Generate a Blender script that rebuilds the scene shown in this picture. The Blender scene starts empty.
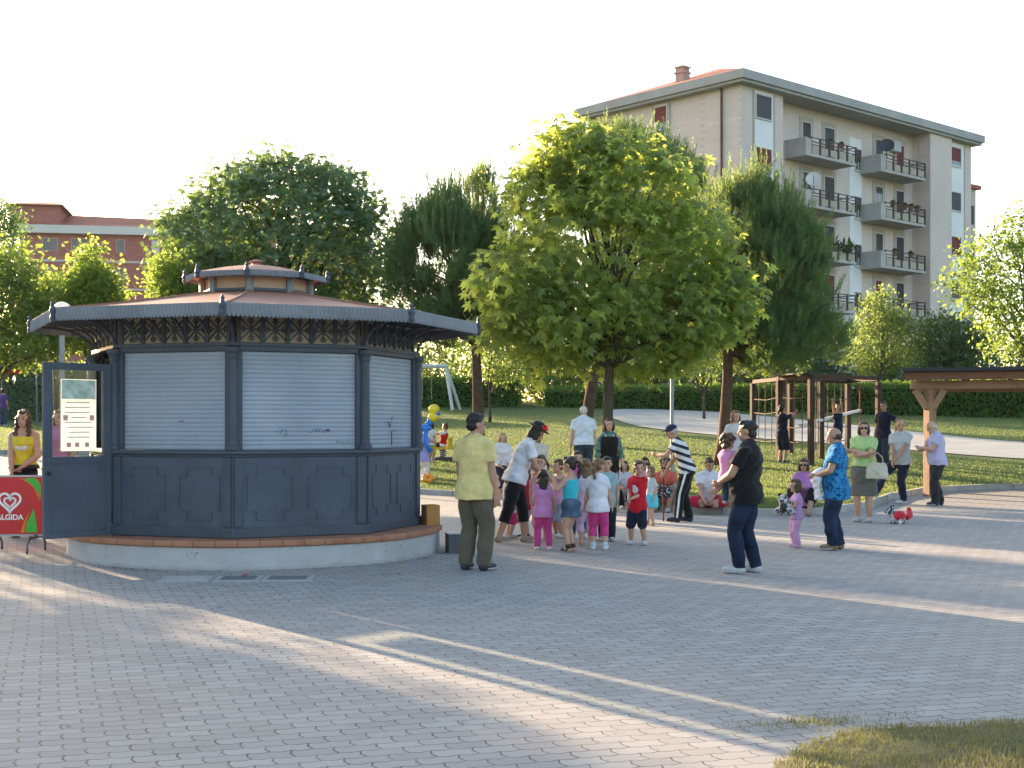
import bpy, math, random
import numpy as np
from mathutils import Vector, Matrix, noise
R = math.radians
scene = bpy.context.scene
COL = scene.collection
rnd = random.Random(7)
F_PX, HZ, CAM_H = 1350.0, 425.0, 1.58

def smooth(a, b, x):
    t = min(1.0, max(0.0, (x - a) / (b - a)))
    return t * t * (3 - 2 * t)
def sp(x, w=2.0):                       # soft ramp
    return w * math.log1p(math.exp(x / w)) if x < 30 else x
def zt(x, y):                           # height of the bare terrain
    wl = smooth(-3.8, -7.0, x)
    right = 0.062 * sp(y - 31, 1.6) if y < 75 else 0.062 * 44
    left = 0.036 * sp(y - 13, 1.2) if y < 75 else 0.036 * 62
    return right * (1 - wl) + left * wl
KERB = [(-60, 36.5), (-20, 36), (-12, 35.3), (-7, 33.8), (-4, 31.6), (-1.6, 29.6), (0.6, 27.6), (2.5, 25.2), (3.6, 23.9), (4.5, 23.5),
        (5.6, 23.9), (6.8, 25.6), (8.0, 28.4), (9.4, 30.5), (11, 31.4), (13, 31.8), (20, 32.2), (60, 33)]
def yk(x):
    for (x0, y0), (x1, y1) in zip(KERB, KERB[1:]):
        if x0 <= x <= x1:
            t = (x - x0) / (x1 - x0)
            return y0 + (y1 - y0) * t
    return 34.0
def zlawn(x, y):
    d = max(0.0, y - yk(x))
    return zt(x, y) + 0.09 + 0.12 * (1 - math.exp(-d / 3.0))
def ground(x, y):
    return zt(x, y) if y < yk(x) else zlawn(x, y)
def X_at(px, Y):
    return (px - 512.0) / F_PX * Y
def Z_at(py, Y):
    return CAM_H + (HZ - py) / F_PX * Y

# ---------------------------------------------------------------- objects
def tag(o, label=None, cat=None, group=None, kind=None):
    if label: o['label'] = label
    if cat: o['category'] = cat
    if group: o['group'] = group
    if kind: o['kind'] = kind
    return o
def empty(name, loc, rz=0.0, label=None, cat=None, group=None):
    o = bpy.data.objects.new(name, None)
    o.empty_display_size = 0.2
    COL.objects.link(o)
    o.location = loc
    o.rotation_euler = (0, 0, rz)
    return tag(o, label, cat, group)
def link_mesh(name, me, mat=None, parent=None, loc=None, smooth_shade=False):
    o = bpy.data.objects.new(name, me)
    COL.objects.link(o)
    if mat is not None:
        for m in (mat if isinstance(mat, (list, tuple)) else [mat]):
            me.materials.append(m)
    if parent is not None: o.parent = parent
    if loc is not None: o.location = loc
    if smooth_shade:
        me.polygons.foreach_set('use_smooth', [True] * len(me.polygons))
    return o
def np_mesh(name, verts, faces, mat=None, parent=None, loc=None, smooth_shade=False):
    """verts (N,3) array, faces (M,k) array of equal-sized polygons"""
    verts = np.asarray(verts, dtype=np.float32); faces = np.asarray(faces, dtype=np.int32)
    me = bpy.data.meshes.new(name)
    m, k = faces.shape
    me.vertices.add(len(verts)); me.vertices.foreach_set('co', verts.ravel())
    me.loops.add(m * k); me.loops.foreach_set('vertex_index', faces.ravel())
    me.polygons.add(m)
    me.polygons.foreach_set('loop_start', np.arange(0, m * k, k, dtype=np.int32))
    me.polygons.foreach_set('loop_total', np.full(m, k, dtype=np.int32))
    me.update(calc_edges=True)
    return link_mesh(name, me, mat, parent, loc, smooth_shade)

def copy_tree(o, parent=None):
    c = o.copy(); COL.objects.link(c)
    if parent is not None: c.parent = parent
    for ch in list(o.children): copy_tree(ch, c)
    return c

class MB:
    """collects simple shapes into ONE mesh"""
    def __init__(s): s.v = []; s.f = []
    def add(s, vs, fs):
        b = len(s.v); s.v += [tuple(v) for v in vs]; s.f += [tuple(b + i for i in f) for f in fs]; return s
    def box(s, c, size, rot=None):
        hx, hy, hz = [a / 2 for a in size]; c = Vector(c)
        vs = [Vector((x, y, z)) for x in (-hx, hx) for y in (-hy, hy) for z in (-hz, hz)]
        if rot is not None:
            m = rot if isinstance(rot, Matrix) else Matrix.Rotation(rot, 3, 'Z')
            vs = [m @ v for v in vs]
        return s.add([c + v for v in vs], [(0, 1, 3, 2), (4, 6, 7, 5), (0, 4, 5, 1), (2, 3, 7, 6), (0, 2, 6, 4), (1, 5, 7, 3)])
    def bar(s, p0, p1, w, h, up=(0, 0, 1)):
        p0, p1 = Vector(p0), Vector(p1); d = p1 - p0; L = d.length; d.normalize(); up = Vector(up)
        if abs(d.dot(up)) > .98: up = Vector((0, 1, 0))
        x = d.cross(up).normalized(); z = x.cross(d)
        m = Matrix((x, d, z)).transposed()
        return s.box((p0 + p1) / 2, (w, L, h), m)
    def tube(s, pts, r, n=8, cap=True):
        pts = [Vector(p) for p in pts]; rs = r if isinstance(r, (list, tuple)) else [r] * len(pts)
        rings = []; ref = None
        for i, p in enumerate(pts):
            d = (pts[min(i + 1, len(pts) - 1)] - pts[max(i - 1, 0)])
            d = d.normalized() if d.length > 1e-9 else Vector((0, 0, 1))
            if ref is None: ref = Vector((1, 0, 0)) if abs(d.x) < .9 else Vector((0, 1, 0))
            a = (ref - d * ref.dot(d)).normalized(); ref = a; b = d.cross(a)
            rings.append([p + (a * math.cos(2 * math.pi * k / n) + b * math.sin(2 * math.pi * k / n)) * rs[i] for k in range(n)])
        vs = [v for q in rings for v in q]; fs = []
        for i in range(len(pts) - 1):
            for k in range(n):
                fs.append((i * n + k, i * n + (k + 1) % n, (i + 1) * n + (k + 1) % n, (i + 1) * n + k))
        if cap: fs += [tuple(range(n))[::-1], tuple((len(pts) - 1) * n + k for k in range(n))]
        return s.add(vs, fs)
    def prism(s, poly, z0, z1):
        n = len(poly)
        vs = [(x, y, z0) for x, y in poly] + [(x, y, z1) for x, y in poly]
        return s.add(vs, [tuple(range(n))[::-1], tuple(range(n, 2 * n))] + [(k, (k + 1) % n, n + (k + 1) % n, n + k) for k in range(n)])
    def lathe(s, prof, n=24, c=(0, 0, 0), a0=0.0):
        c = Vector(c); vs = []; fs = []; m = len(prof)
        for r, z in prof:
            for k in range(n):
                a = a0 + 2 * math.pi * k / n
                vs.append(c + Vector((r * math.cos(a), r * math.sin(a), z)))
        for i in range(m - 1):
            for k in range(n):
                fs.append((i * n + k, i * n + (k + 1) % n, (i + 1) * n + (k + 1) % n, (i + 1) * n + k))
        fs += [tuple(range(n))[::-1], tuple((m - 1) * n + k for k in range(n))]
        return s.add(vs, fs)
    def ball(s, c, r, rot=None, n=12, m=8):
        c = Vector(c); rx, ry, rz = r if isinstance(r, (list, tuple)) else (r, r, r); vs = [Vector((0, 0, -rz))]; fs = []
        for i in range(1, m):
            t = -math.pi / 2 + math.pi * i / m
            for k in range(n):
                a = 2 * math.pi * k / n
                vs.append(Vector((rx * math.cos(t) * math.cos(a), ry * math.cos(t) * math.sin(a), rz * math.sin(t))))
        vs.append(Vector((0, 0, rz)))
        for k in range(n): fs.append((0, 1 + (k + 1) % n, 1 + k))
        for i in range(m - 2):
            for k in range(n):
                a = 1 + i * n
                fs.append((a + k, a + (k + 1) % n, a + n + (k + 1) % n, a + n + k))
        a = 1 + (m - 2) * n; top = len(vs) - 1
        for k in range(n): fs.append((a + k, a + (k + 1) % n, top))
        if rot is not None: vs = [rot @ v for v in vs]
        return s.add([c + v for v in vs], fs)
    def loft(s, rings):
        """rings: list of (center, ax, ay) with ax, ay half-axis vectors; closed ends"""
        n = 20; vs = []; fs = []
        for c, ax, ay in rings:
            for k in range(n):
                a = 2 * math.pi * k / n
                vs.append(Vector(c) + Vector(ax) * math.cos(a) + Vector(ay) * math.sin(a))
        for i in range(len(rings) - 1):
            for k in range(n):
                fs.append((i * n + k, i * n + (k + 1) % n, (i + 1) * n + (k + 1) % n, (i + 1) * n + k))
        fs += [tuple(range(n))[::-1], tuple((len(rings) - 1) * n + k for k in range(n))]
        return s.add(vs, fs)
    def mesh(s, name):
        me = bpy.data.meshes.new(name); me.from_pydata(s.v, [], s.f); me.update(); return me
    def build(s, name, mat, parent=None, loc=None, smooth_shade=False, bevel=0.0):
        o = link_mesh(name, s.mesh(name), mat, parent, loc, smooth_shade)
        if bevel:
            b = o.modifiers.new('edge', 'BEVEL'); b.width = bevel; b.segments = 2; b.limit_method = 'ANGLE'; b.angle_limit = R(40)
        return o

# ---------------------------------------------------------------- materials
MATS = {}
class NT:
    def __init__(s, name):
        s.m = bpy.data.materials.new(name); s.m.use_nodes = True; s.t = s.m.node_tree; s.t.nodes.clear()
        s.out = s.n('ShaderNodeOutputMaterial')
    def n(s, kind, **kw):
        nd = s.t.nodes.new(kind)
        for k, v in kw.items():
            if k.startswith('i_'):
                key = k[2:].replace('_', ' ')
                nd.inputs[key].default_value = v
            else: setattr(nd, k, v)
        return nd
    def l(s, a, b): s.t.links.new(a, b)
    def math(s, op, a, b=None, c=None, clamp=False):
        nd = s.n('ShaderNodeMath', operation=op, use_clamp=clamp)
        for i, q in enumerate((a, b, c)):
            if q is None: continue
            if isinstance(q, (int, float)): nd.inputs[i].default_value = q
            else: s.l(q, nd.inputs[i])
        return nd.outputs[0]
    def mix(s, fac, a, b, blend='MIX'):
        nd = s.n('ShaderNodeMix', data_type='RGBA', blend_type=blend)
        for q, sock in ((fac, nd.inputs[0]), (a, nd.inputs[6]), (b, nd.inputs[7])):
            if isinstance(q, (int, float)): sock.default_value = q
            elif isinstance(q, tuple): sock.default_value = (*q[:3], 1)
            else: s.l(q, sock)
        return nd.outputs[2]
    def noise(s, vec, scale, detail=4, rough=.55):
        nd = s.n('ShaderNodeTexNoise'); nd.inputs['Scale'].default_value = scale; nd.inputs['Detail'].default_value = detail
        nd.inputs['Roughness'].default_value = rough
        if vec is not None: s.l(vec, nd.inputs['Vector'])
        return nd.outputs['Fac']
    def ramp(s, fac, p0, p1, c0=(0, 0, 0), c1=(1, 1, 1)):
        nd = s.n('ShaderNodeValToRGB'); e = nd.color_ramp.elements
        e[0].position = p0; e[1].position = p1; e[0].color = (*c0, 1); e[1].color = (*c1, 1)
        s.l(fac, nd.inputs[0]); return nd.outputs[0]
    def coords(s, out='Object'):
        return s.n('ShaderNodeTexCoord').outputs[out]
    def bump(s, h, strength=.3, dist=.01):
        nd = s.n('ShaderNodeBump'); nd.inputs['Strength'].default_value = strength; nd.inputs['Distance'].default_value = dist
        s.l(h, nd.inputs['Height']); return nd.outputs[0]
    def pbsdf(s, col, rough=.7, metal=0.0, normal=None, spec=.3, alpha=None):
        b = s.n('ShaderNodeBsdfPrincipled'); b.inputs['Metallic'].default_value = metal; b.inputs['Specular IOR Level'].default_value = spec
        if isinstance(col, tuple): b.inputs['Base Color'].default_value = (*col[:3], 1)
        else: s.l(col, b.inputs['Base Color'])
        if isinstance(rough, (int, float)): b.inputs['Roughness'].default_value = rough
        else: s.l(rough, b.inputs['Roughness'])
        if normal is not None: s.l(normal, b.inputs['Normal'])
        s.l(b.outputs[0], s.out.inputs[0]); return b

def M(name, col, rough=.7, var=.18, scale=6.0, metal=0.0, bump=.0, bscale=60.0, spec=.3):
    """plain weathered surface: two octaves of colour variation and an optional fine bump"""
    if name in MATS: return MATS[name]
    t = NT(name); co = t.coords()
    n1 = t.noise(co, scale, 5); n2 = t.noise(co, scale * 7, 3)
    f = t.math('ADD', t.math('MULTIPLY', n1, .7), t.math('MULTIPLY', n2, .3))
    f = t.ramp(f, .3, .7)
    lo = tuple(c * (1 - var) for c in col); hi = tuple(min(1, c * (1 + var)) for c in col)
    c = t.mix(f, lo, hi)
    nm = t.bump(t.noise(co, bscale, 3), bump, .01) if bump else None
    rr = t.math('ADD', t.math('MULTIPLY', n2, .15), rough - .07)
    t.pbsdf(c, rr, metal, nm, spec)
    MATS[name] = t.m
    return t.m

def fabric(name, col, var=.12, rough=.9):
    if name in MATS: return MATS[name]
    t = NT(name); co = t.coords()
    n1 = t.noise(co, 9, 3); wv = t.noise(co, 260, 2)
    c = t.mix(t.ramp(n1, .3, .7), tuple(q * (1 - var) for q in col), tuple(min(1, q * (1 + var)) for q in col))
    nm = t.bump(t.math('ADD', t.math('MULTIPLY', t.noise(co, 22, 3), 1.0), t.math('MULTIPLY', wv, .1)), .5, .02)
    b = t.pbsdf(c, rough, 0, nm, .1)
    b.inputs['Sheen Weight'].default_value = .15
    MATS[name] = t.m
    return t.m

def leafmat(name, c0, c1, trans, tw=.45, rough=.5):
    """leaf: each leaf (mesh island) gets its own tint; light shines through"""
    if name in MATS: return MATS[name]
    t = NT(name)
    g = t.n('ShaderNodeNewGeometry').outputs['Random Per Island']
    big = t.noise(t.coords(), 1.1, 2)
    f = t.math('ADD', t.math('MULTIPLY', g, .65), t.math('MULTIPLY', big, .35), clamp=True)
    c = t.mix(f, c0, c1)
    b = t.pbsdf(c, rough, 0, None, .35)
    tr = t.n('ShaderNodeBsdfTranslucent')
    tc = t.mix(f, tuple(q * .75 for q in trans), tuple(min(1, q * 1.2) for q in trans)); t.l(tc, tr.inputs['Color'])
    mx = t.n('ShaderNodeMixShader'); mx.inputs[0].default_value = tw
    t.l(b.outputs[0], mx.inputs[1]); t.l(tr.outputs[0], mx.inputs[2]); t.l(mx.outputs[0], t.out.inputs[0])
    MATS[name] = t.m
    return t.m
SUN_E, SKY_E, EXPO = 4.8, 0.13, 2.17
FLARE_HAZE_D = .00006  # density of the added volume that imitates veiling lens flare
KX, KY, KPR = -3.20, 16.9, 2.29        # the kiosk's centre and plinth radius
OFFTREES = [(-15.13, 24.5, 5.4, 1.1, 'slim plaza tree in front of the other trees on the left'), (-16.0, 24.3, 5.6, 1.6, 'plaza tree between the low trees on the left'), (-15.5, 22.5, 5.2, 1.9, 'dense low tree nearest the left of the plaza'), (-12.0, 17.5, 4.6, 1.6, 'low tree close to the left foreground of the plaza'), (-19.5, 27.5, 6.2, 2.2, 'taller plaza tree further back on the left'),
            (-17.9, 30.5, 4.6, 1.9, 'small plaza tree behind the left edge')]
# ================================================================ camera, light
cd = bpy.data.cameras.new('camera'); cam = bpy.data.objects.new('camera', cd); COL.objects.link(cam)
cam.location = (0, 0, CAM_H); cam.rotation_euler = (R(90), 0, 0)
cd.sensor_width = 36; cd.lens = F_PX / 1024 * 36; cd.shift_y = (HZ - 384) / 1024.0
cd.clip_start = .1; cd.clip_end = 3000
scene.camera = cam
SUN_AZ, SUN_EL = 37.7, 11.3            # degrees to the left of the view axis, above the horizon
sd = Vector((-math.sin(R(SUN_AZ)) * math.cos(R(SUN_EL)), math.cos(R(SUN_AZ)) * math.cos(R(SUN_EL)), math.sin(R(SUN_EL))))
sl = bpy.data.lights.new('sun', 'SUN'); sun = bpy.data.objects.new('sun', sl); COL.objects.link(sun)
sl.energy = SUN_E; sl.angle = R(.5); sl.color = (1.0, .74, .48)
sun.rotation_euler = sd.to_track_quat('Z', 'Y').to_euler()
w = bpy.data.worlds.new('World'); scene.world = w; w.use_nodes = True
wt = w.node_tree; bg = wt.nodes['Background']
sky = wt.nodes.new('ShaderNodeTexSky'); sky.sky_type = 'NISHITA'; sky.sun_disc = False
sky.sun_elevation = R(SUN_EL); sky.sun_rotation = R(-SUN_AZ); sky.air_density = 1.0; sky.dust_density = 2.0; sky.ozone_density = 1.0
wt.links.new(sky.outputs[0], bg.inputs[0]); bg.inputs[1].default_value = SKY_E
scene.view_settings.view_transform = 'Standard'; scene.view_settings.look = 'None'
scene.view_settings.gamma = 1; scene.view_settings.exposure = EXPO
scene.cycles.use_adaptive_sampling = True
scene.cycles.max_bounces = 6; scene.cycles.diffuse_bounces = 3; scene.cycles.transparent_max_bounces = 8

# ================================================================ ground sheets
def sheet(name, xs, yf, n, zf, mat, kind='structure'):
    """grid: columns at xs, each running over yf(x) = (y0, y1) in n steps"""
    vs = []; fs = []
    for x in xs:
        y0, y1 = yf(x)
        for j in range(n + 1):
            y = y0 + (y1 - y0) * j / n
            vs.append((x, y, zf(x, y)))
    m = n + 1
    for i in range(len(xs) - 1):
        for j in range(n):
            fs.append((i * m + j, (i + 1) * m + j, (i + 1) * m + j + 1, i * m + j + 1))
    o = np_mesh(name, vs, fs, mat, smooth_shade=True)
    return tag(o, kind=kind)
# pavers -----------------------------------------------------------
t = NT('concrete_pavers'); co = t.coords()
mp = t.n('ShaderNodeMapping'); mp.inputs['Rotation'].default_value = (0, 0, R(-19)); t.l(co, mp.inputs[0])
sx = t.n('ShaderNodeSeparateXYZ'); t.l(mp.outputs[0], sx.inputs[0])
wob = t.noise(co, .8, 2)
u = t.math('ADD', sx.outputs[0], t.math('MULTIPLY', wob, .06)); v = t.math('ADD', sx.outputs[1], t.math('MULTIPLY', wob, .10))
zz = t.math('PINGPONG', u, .0525)                                   # zig-zag long edges
v2 = t.math('ADD', v, t.math('MULTIPLY', zz, .32))
zy = t.math('PINGPONG', v, .06)
u2 = t.math('ADD', u, t.math('MULTIPLY', zy, .26))
cb = t.n('ShaderNodeCombineXYZ'); t.l(u2, cb.inputs[0]); t.l(v2, cb.inputs[1])
br = t.n('ShaderNodeTexBrick'); br.offset = .5; br.squash = 1.0
br.inputs['Scale'].default_value = 1.0; br.inputs['Brick Width'].default_value = .21; br.inputs['Row Height'].default_value = .12
br.inputs['Mortar Size'].default_value = .0055; br.inputs['Mortar Smooth'].default_value = .25; br.inputs['Bias'].default_value = 0
br.inputs['Color1'].default_value = (.30, .285, .27, 1); br.inputs['Color2'].default_value = (.39, .37, .35, 1)
mo = t.mix(t.ramp(t.noise(co, 4.5, 4, .7), .42, .60), (.045, .04, .036), (.19, .18, .17)); t.l(mo, br.inputs['Mortar']); t.l(cb.outputs[0], br.inputs['Vector'])
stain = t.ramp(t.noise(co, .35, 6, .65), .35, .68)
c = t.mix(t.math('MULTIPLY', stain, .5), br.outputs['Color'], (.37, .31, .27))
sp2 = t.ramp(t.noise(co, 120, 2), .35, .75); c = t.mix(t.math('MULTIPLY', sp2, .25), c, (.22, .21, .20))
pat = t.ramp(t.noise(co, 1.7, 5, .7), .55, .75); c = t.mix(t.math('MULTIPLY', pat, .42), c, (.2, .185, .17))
h = t.math('ADD', t.math('MULTIPLY', br.outputs['Fac'], -1.0), t.math('MULTIPLY', t.noise(co, 90, 3), .12))
t.pbsdf(c, .85, 0, t.bump(h, .7, .008), .2)
PAVER = t.m
# grass -------------------------------------------------------------
def grassmat(name, dirt):
    t = NT(name); co = t.coords()
    a = t.noise(co, .5, 4); b = t.noise(co, 7, 5, .7); d = t.noise(co, 60, 3)
    c = t.mix(t.ramp(b, .3, .7), (.06, .105, .04), (.12, .165, .062))
    c = t.mix(t.math('MULTIPLY', t.ramp(a, .45, .7), .6), c, (.14, .14, .065))
    c = t.mix(t.math('MULTIPLY', t.ramp(d, .4, .7), .5), c, (.04, .06, .015))
    c = t.mix(t.ramp(t.noise(co, 2.2, 5, .7), dirt, dirt + .12), c, (.30, .25, .185))
    t.pbsdf(c, .95, 0, t.bump(t.math('ADD', t.math('MULTIPLY', d, .6), b), .8, .03), .1)
    return t.m
GRASS = grassmat('lawn_grass', .66)
t = NT('worn_ground'); co = t.coords(); a = t.noise(co, 1.6, 5, .7); b_ = t.noise(co, 30, 5, .75); d_ = t.noise(co, 220, 3, .7)
c = t.mix(t.ramp(b_, .35, .68), (.21, .165, .115), (.38, .32, .24)); c = t.mix(t.math('MULTIPLY', t.ramp(t.math('ADD', t.math('MULTIPLY', a, .6), t.math('MULTIPLY', b_, .4)), .44, .56), .8), c, (.13, .135, .05)); c = t.mix(t.math('MULTIPLY', t.ramp(d_, .48, .62), .55), c, (.09, .075, .045))
t.pbsdf(c, .95, 0, t.bump(t.math('ADD', t.math('MULTIPLY', d_, .5), b_), .9, .02), .1); DIRT = t.m
xs = [-900, -400, -160, -90] + [-60 + 2 * i for i in range(61)] + [90, 160, 400, 900]
ysn = 60
def ys_of(x): return (-30, 140)
sheet('ground', xs, ys_of, 110, lambda x, y: zt(x, y) - .06, GRASS)
sheet('far_ground', [-1600, -300, 300, 1600], lambda x: (140, 2400), 6, lambda x, y: zt(x, 139) - .06, GRASS)
xk = [-60 + i for i in range(44)] + [-16 + .25 * i for i in range(145)] + [20.5 + i for i in range(30)]
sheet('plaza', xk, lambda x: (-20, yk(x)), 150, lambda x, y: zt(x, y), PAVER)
sheet('lawn', xk, lambda x: (yk(x) + .13, 74), 70, lambda x, y: zlawn(x, y), GRASS)
# kerb ----------------------------------------------------------------
t = NT('kerb_stone'); co = t.coords(); sxx = t.n('ShaderNodeSeparateXYZ'); t.l(co, sxx.inputs[0])
jt = t.math('LESS_THAN', t.math('FRACT', t.math('ADD', sxx.outputs[0], .3)), .018)
c = t.mix(t.ramp(t.noise(co, 3, 5), .3, .7), (.26, .25, .235), (.40, .385, .36)); c = t.mix(jt, c, (.08, .08, .075))
t.pbsdf(c, .9, 0, t.bump(t.noise(co, 40, 3), .3, .01), .2); KSTONE = t.m
vs = []; fs = []
for i, x in enumerate(xk):
    y = yk(x); z = zt(x, y)
    dx = (yk(x + .05) - yk(x - .05)) / .1; k = math.sqrt(1 + dx * dx)
    for (dy, dz) in ((0, -.05), (0, .105), (.012, .12), (.14 * k, .12), (.14 * k, -.05)):
        vs.append((x, y + dy, z + dz))
for i in range(len(xk) - 1):
    for j in range(4):
        fs.append((i * 5 + j, (i + 1) * 5 + j, (i + 1) * 5 + j + 1, i * 5 + j + 1))
tag(np_mesh('kerb', vs, fs, KSTONE), kind='structure')
# concrete path over the lawn: centre line with widths ------------------------
lo = [(4.3, 57.5), (4.5, 54.5), (5.1, 51.0), (7.2, 46.9), (10.8, 42.6), (13.6, 38.2), (16.5, 36.4), (21, 35.6), (32, 35.4)]
hi = [(4.3, 62.0), (4.9, 65.2), (6.5, 65.4), (9.7, 62.6), (13.3, 53.1), (15.8, 44.6), (18.6, 42.0), (23, 41.0), (34, 40.6)]
def dense(p, n=8):
    out = []
    for i in range(len(p) - 1):
        for s_ in range(n): out.append([p[i][k] + (p[i + 1][k] - p[i][k]) * s_ / n for k in range(2)])
    out.append(list(p[-1]))
    for it in range(10): out = [out[0]] + [[(out[i - 1][k] + 2 * out[i][k] + out[i + 1][k]) / 4 for k in range(2)] for i in range(1, len(out) - 1)] + [out[-1]]
    return out
lo, hi = dense(lo), dense(hi); NW = 14; vs = []; fs = []; pts = []
for (xa, ya), (xb, yb) in zip(lo, hi):
    pts.append((xa, ya, xb, yb))
    for j in range(NW + 1):
        f = j / NW; x, y = xa + (xb - xa) * f, ya + (yb - ya) * f; vs.append((x, y, zlawn(x, y) + .025))
for i in range(len(pts) - 1):
    for j in range(NW): fs.append((i * (NW + 1) + j, (i + 1) * (NW + 1) + j, (i + 1) * (NW + 1) + j + 1, i * (NW + 1) + j + 1))
vs_path = list(vs)
tag(np_mesh('path', vs, fs, M('path_concrete', (.35, .345, .33), .9, .14, 1.2, bump=.3, bscale=30), smooth_shade=True), kind='structure')
# worn grass corner in the foreground ----------------------------------------
rg = np.random.default_rng(3)
def in_corner(x, y):
    n_ = .10 * noise.noise((x * 3.0, 1.7, 0)) + .07 * noise.noise((x * 11, 5.1, 0)) + .04 * noise.noise((x * 37, 2.2, 0))
    return min(7.08 + (x - 2.2) * .10, 6.2 + (x - 1.18) * 1.45) + n_
xs2 = [1.0 + .022 * i for i in range(190)]
sheet('worn_grass_corner', xs2, lambda x: (3.0, max(3.1, in_corner(x, 0))), 40,
      lambda x, y: .005 + .004 * smooth(0, .3, in_corner(x, 0) - y) * (1 + noise.noise((x * 3, y * 3, 0))), DIRT)

def blades(name, P, hgt, wid, mat, lean=.6, rg=rg):
    """grass blades standing on the points P (N,3)"""
    n = len(P); a = rg.uniform(0, 2 * np.pi, n); hh = hgt * rg.uniform(.5, 1.3, n)
    d = np.stack([np.cos(a), np.sin(a), np.zeros(n)], 1); e = np.stack([-np.sin(a), np.cos(a), np.zeros(n)], 1)
    ln = lean * rg.uniform(.1, 1, n)
    tip = P + np.stack([d[:, 0] * ln * hh, d[:, 1] * ln * hh, hh], 1)
    w2 = (wid * rg.uniform(.6, 1.2, n))[:, None] * .5
    V = np.stack([P - e * w2, P + e * w2, tip], 1).reshape(-1, 3)
    return np_mesh(name, V, np.arange(3 * n).reshape(-1, 3), mat)
BLADE = leafmat('grass_blade', (.065, .12, .042), (.14, .195, .07), (.32, .40, .10), .4, .6)
BLADE2 = leafmat('dry_blade', (.13, .135, .05), (.33, .27, .14), (.34, .32, .10), .35, .7)
P = []
while len(P) < 240000:
    y = 24 + 46 * rg.random() ** 1.5; x = rg.uniform(-.46, .46) * y * .95
    if y > yk(x) + .14 and not (abs(x) > 30): P.append((x, y, zlawn(x, y) - .005))
P = np.array(P)
def near_path(P):
    out = np.zeros(len(P), bool); V = np.array(vs_path).reshape(-1, NW + 1, 3)
    for row in V:
        for q in row[::2]: out |= (P[:, 0] - q[0]) ** 2 + (P[:, 1] - q[1]) ** 2 < .55
    return out
P = P[~near_path(P)]
tag(blades('grass', P, .05, .020, BLADE), kind='stuff')
P = []
while len(P) < 26000:
    x = rg.uniform(1.2, 4.2); y = rg.uniform(5.2, 7.4)
    if y < in_corner(x, 0) + .03 and noise.noise((x * 3.3, y * 3.3, 4)) + .5 * rg.normal() > -.18: P.append((x, y, .01))
for cx, cy, r, n in ((1.62, 7.15, .10, 260), (1.42, 7.05, .16, 160), (1.9, 7.25, .2, 100)):
    for i in range(n): P.append((cx + rg.normal() * r, cy + rg.normal() * r * .5, .004))
tag(blades('sparse_grass', np.array(P), .027, .0065, BLADE2, 1.0), kind='stuff')
# dry leaves and grit gathered along the plinth and scattered over the pavers
n = 420; a = rg.uniform(0, 2 * np.pi, n); P = np.stack([KX + np.cos(a) * (KPR + .03 + np.abs(rg.normal(0, .09, n))), KY + np.sin(a) * (KPR + .03 + np.abs(rg.normal(0, .09, n))), np.full(n, .012)], 1)
Q = np.stack([rg.uniform(-6, 8, 260), rg.uniform(6, 22, 260), np.full(260, .008)], 1); P = np.concatenate([P, Q])
n = len(P); a = rg.uniform(0, 6.28, n); s_ = rg.uniform(.008, .028, n)[:, None]
d = np.stack([np.cos(a), np.sin(a), rg.uniform(-.2, .3, n)], 1) * s_; e = np.stack([-np.sin(a), np.cos(a), rg.uniform(-.2, .3, n)], 1) * s_ * .5
V = np.stack([P - d, P + e, P + d, P - e], 1).reshape(-1, 3)
tag(np_mesh('dry_leaves', V, np.arange(4 * n).reshape(-1, 4), M('dry_leaf', (.16, .11, .06), .9, .4)), kind='stuff')
# ================================================================ kiosk
IRON = M('iron_paint', (.062, .077, .108), .6, .30, 1.8, bump=.15, bscale=25, spec=.4)
IRON2 = M('iron_trim', (.052, .064, .088), .55, .2, 3.0, spec=.4)
ZINC = M('zinc_valance', (.205, .215, .235), .6, .18, 2.0, spec=.4)
COPPER = M('copper_roof', (.36, .17, .115), .65, .2, 1.6, bump=.15, bscale=20)
WOODD = M('soffit_wood', (.16, .10, .06), .8, .25, 3.0)
CREAM = M('cream_panel', (.42, .35, .24), .8, .12, 3.0)
LANT = M('lantern_panel', (.50, .34, .24), .6, .1, 2.0)
t = NT('plinth_render'); co = t.coords(); s3 = t.n('ShaderNodeSeparateXYZ'); t.l(co, s3.inputs[0])
c = t.mix(t.ramp(t.noise(co, 2.2, 6, .65), .3, .72), (.37, .36, .37), (.48, .47, .48))
grime = t.math('MULTIPLY', t.math('SUBTRACT', .11, t.math('ADD', s3.outputs[2], t.math('MULTIPLY', t.noise(co, 5, 4), .12))), 12, clamp=True)
c = t.mix(t.math('MULTIPLY', grime, .8), c, (.24, .215, .19))
c = t.mix(t.ramp(t.noise(co, 14, 3), .66, .72), c, (.30, .24, .2))
t.pbsdf(c, .9, 0, t.bump(t.noise(co, 28, 4), .25, .02), .2); PLINTH = t.m
t = NT('coping_brick'); co = t.coords(); s3 = t.n('ShaderNodeSeparateXYZ'); t.l(co, s3.inputs[0])
an = t.math('ARCTAN2', s3.outputs[1], s3.outputs[0]); fr = t.math('FRACT', t.math('MULTIPLY', an, 9.5))
c = t.mix(t.ramp(t.noise(co, 4, 4), .3, .7), (.30, .125, .075), (.42, .20, .12)); c = t.mix(t.math('LESS_THAN', fr, .05), c, (.16, .09, .06))
t.pbsdf(c, .8, 0, t.bump(t.noise(co, 40, 3), .3, .01), .3); COPING = t.m
t = NT('roller_shutter'); co = t.coords()
c = t.mix(t.ramp(t.noise(co, 1.8, 5), .3, .7), (.25, .29, .36), (.32, .36, .43))
c = t.mix(t.math('MULTIPLY', t.ramp(t.noise(co, 9, 5, .75), .56, .75), .5), c, (.30, .31, .33))
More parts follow.
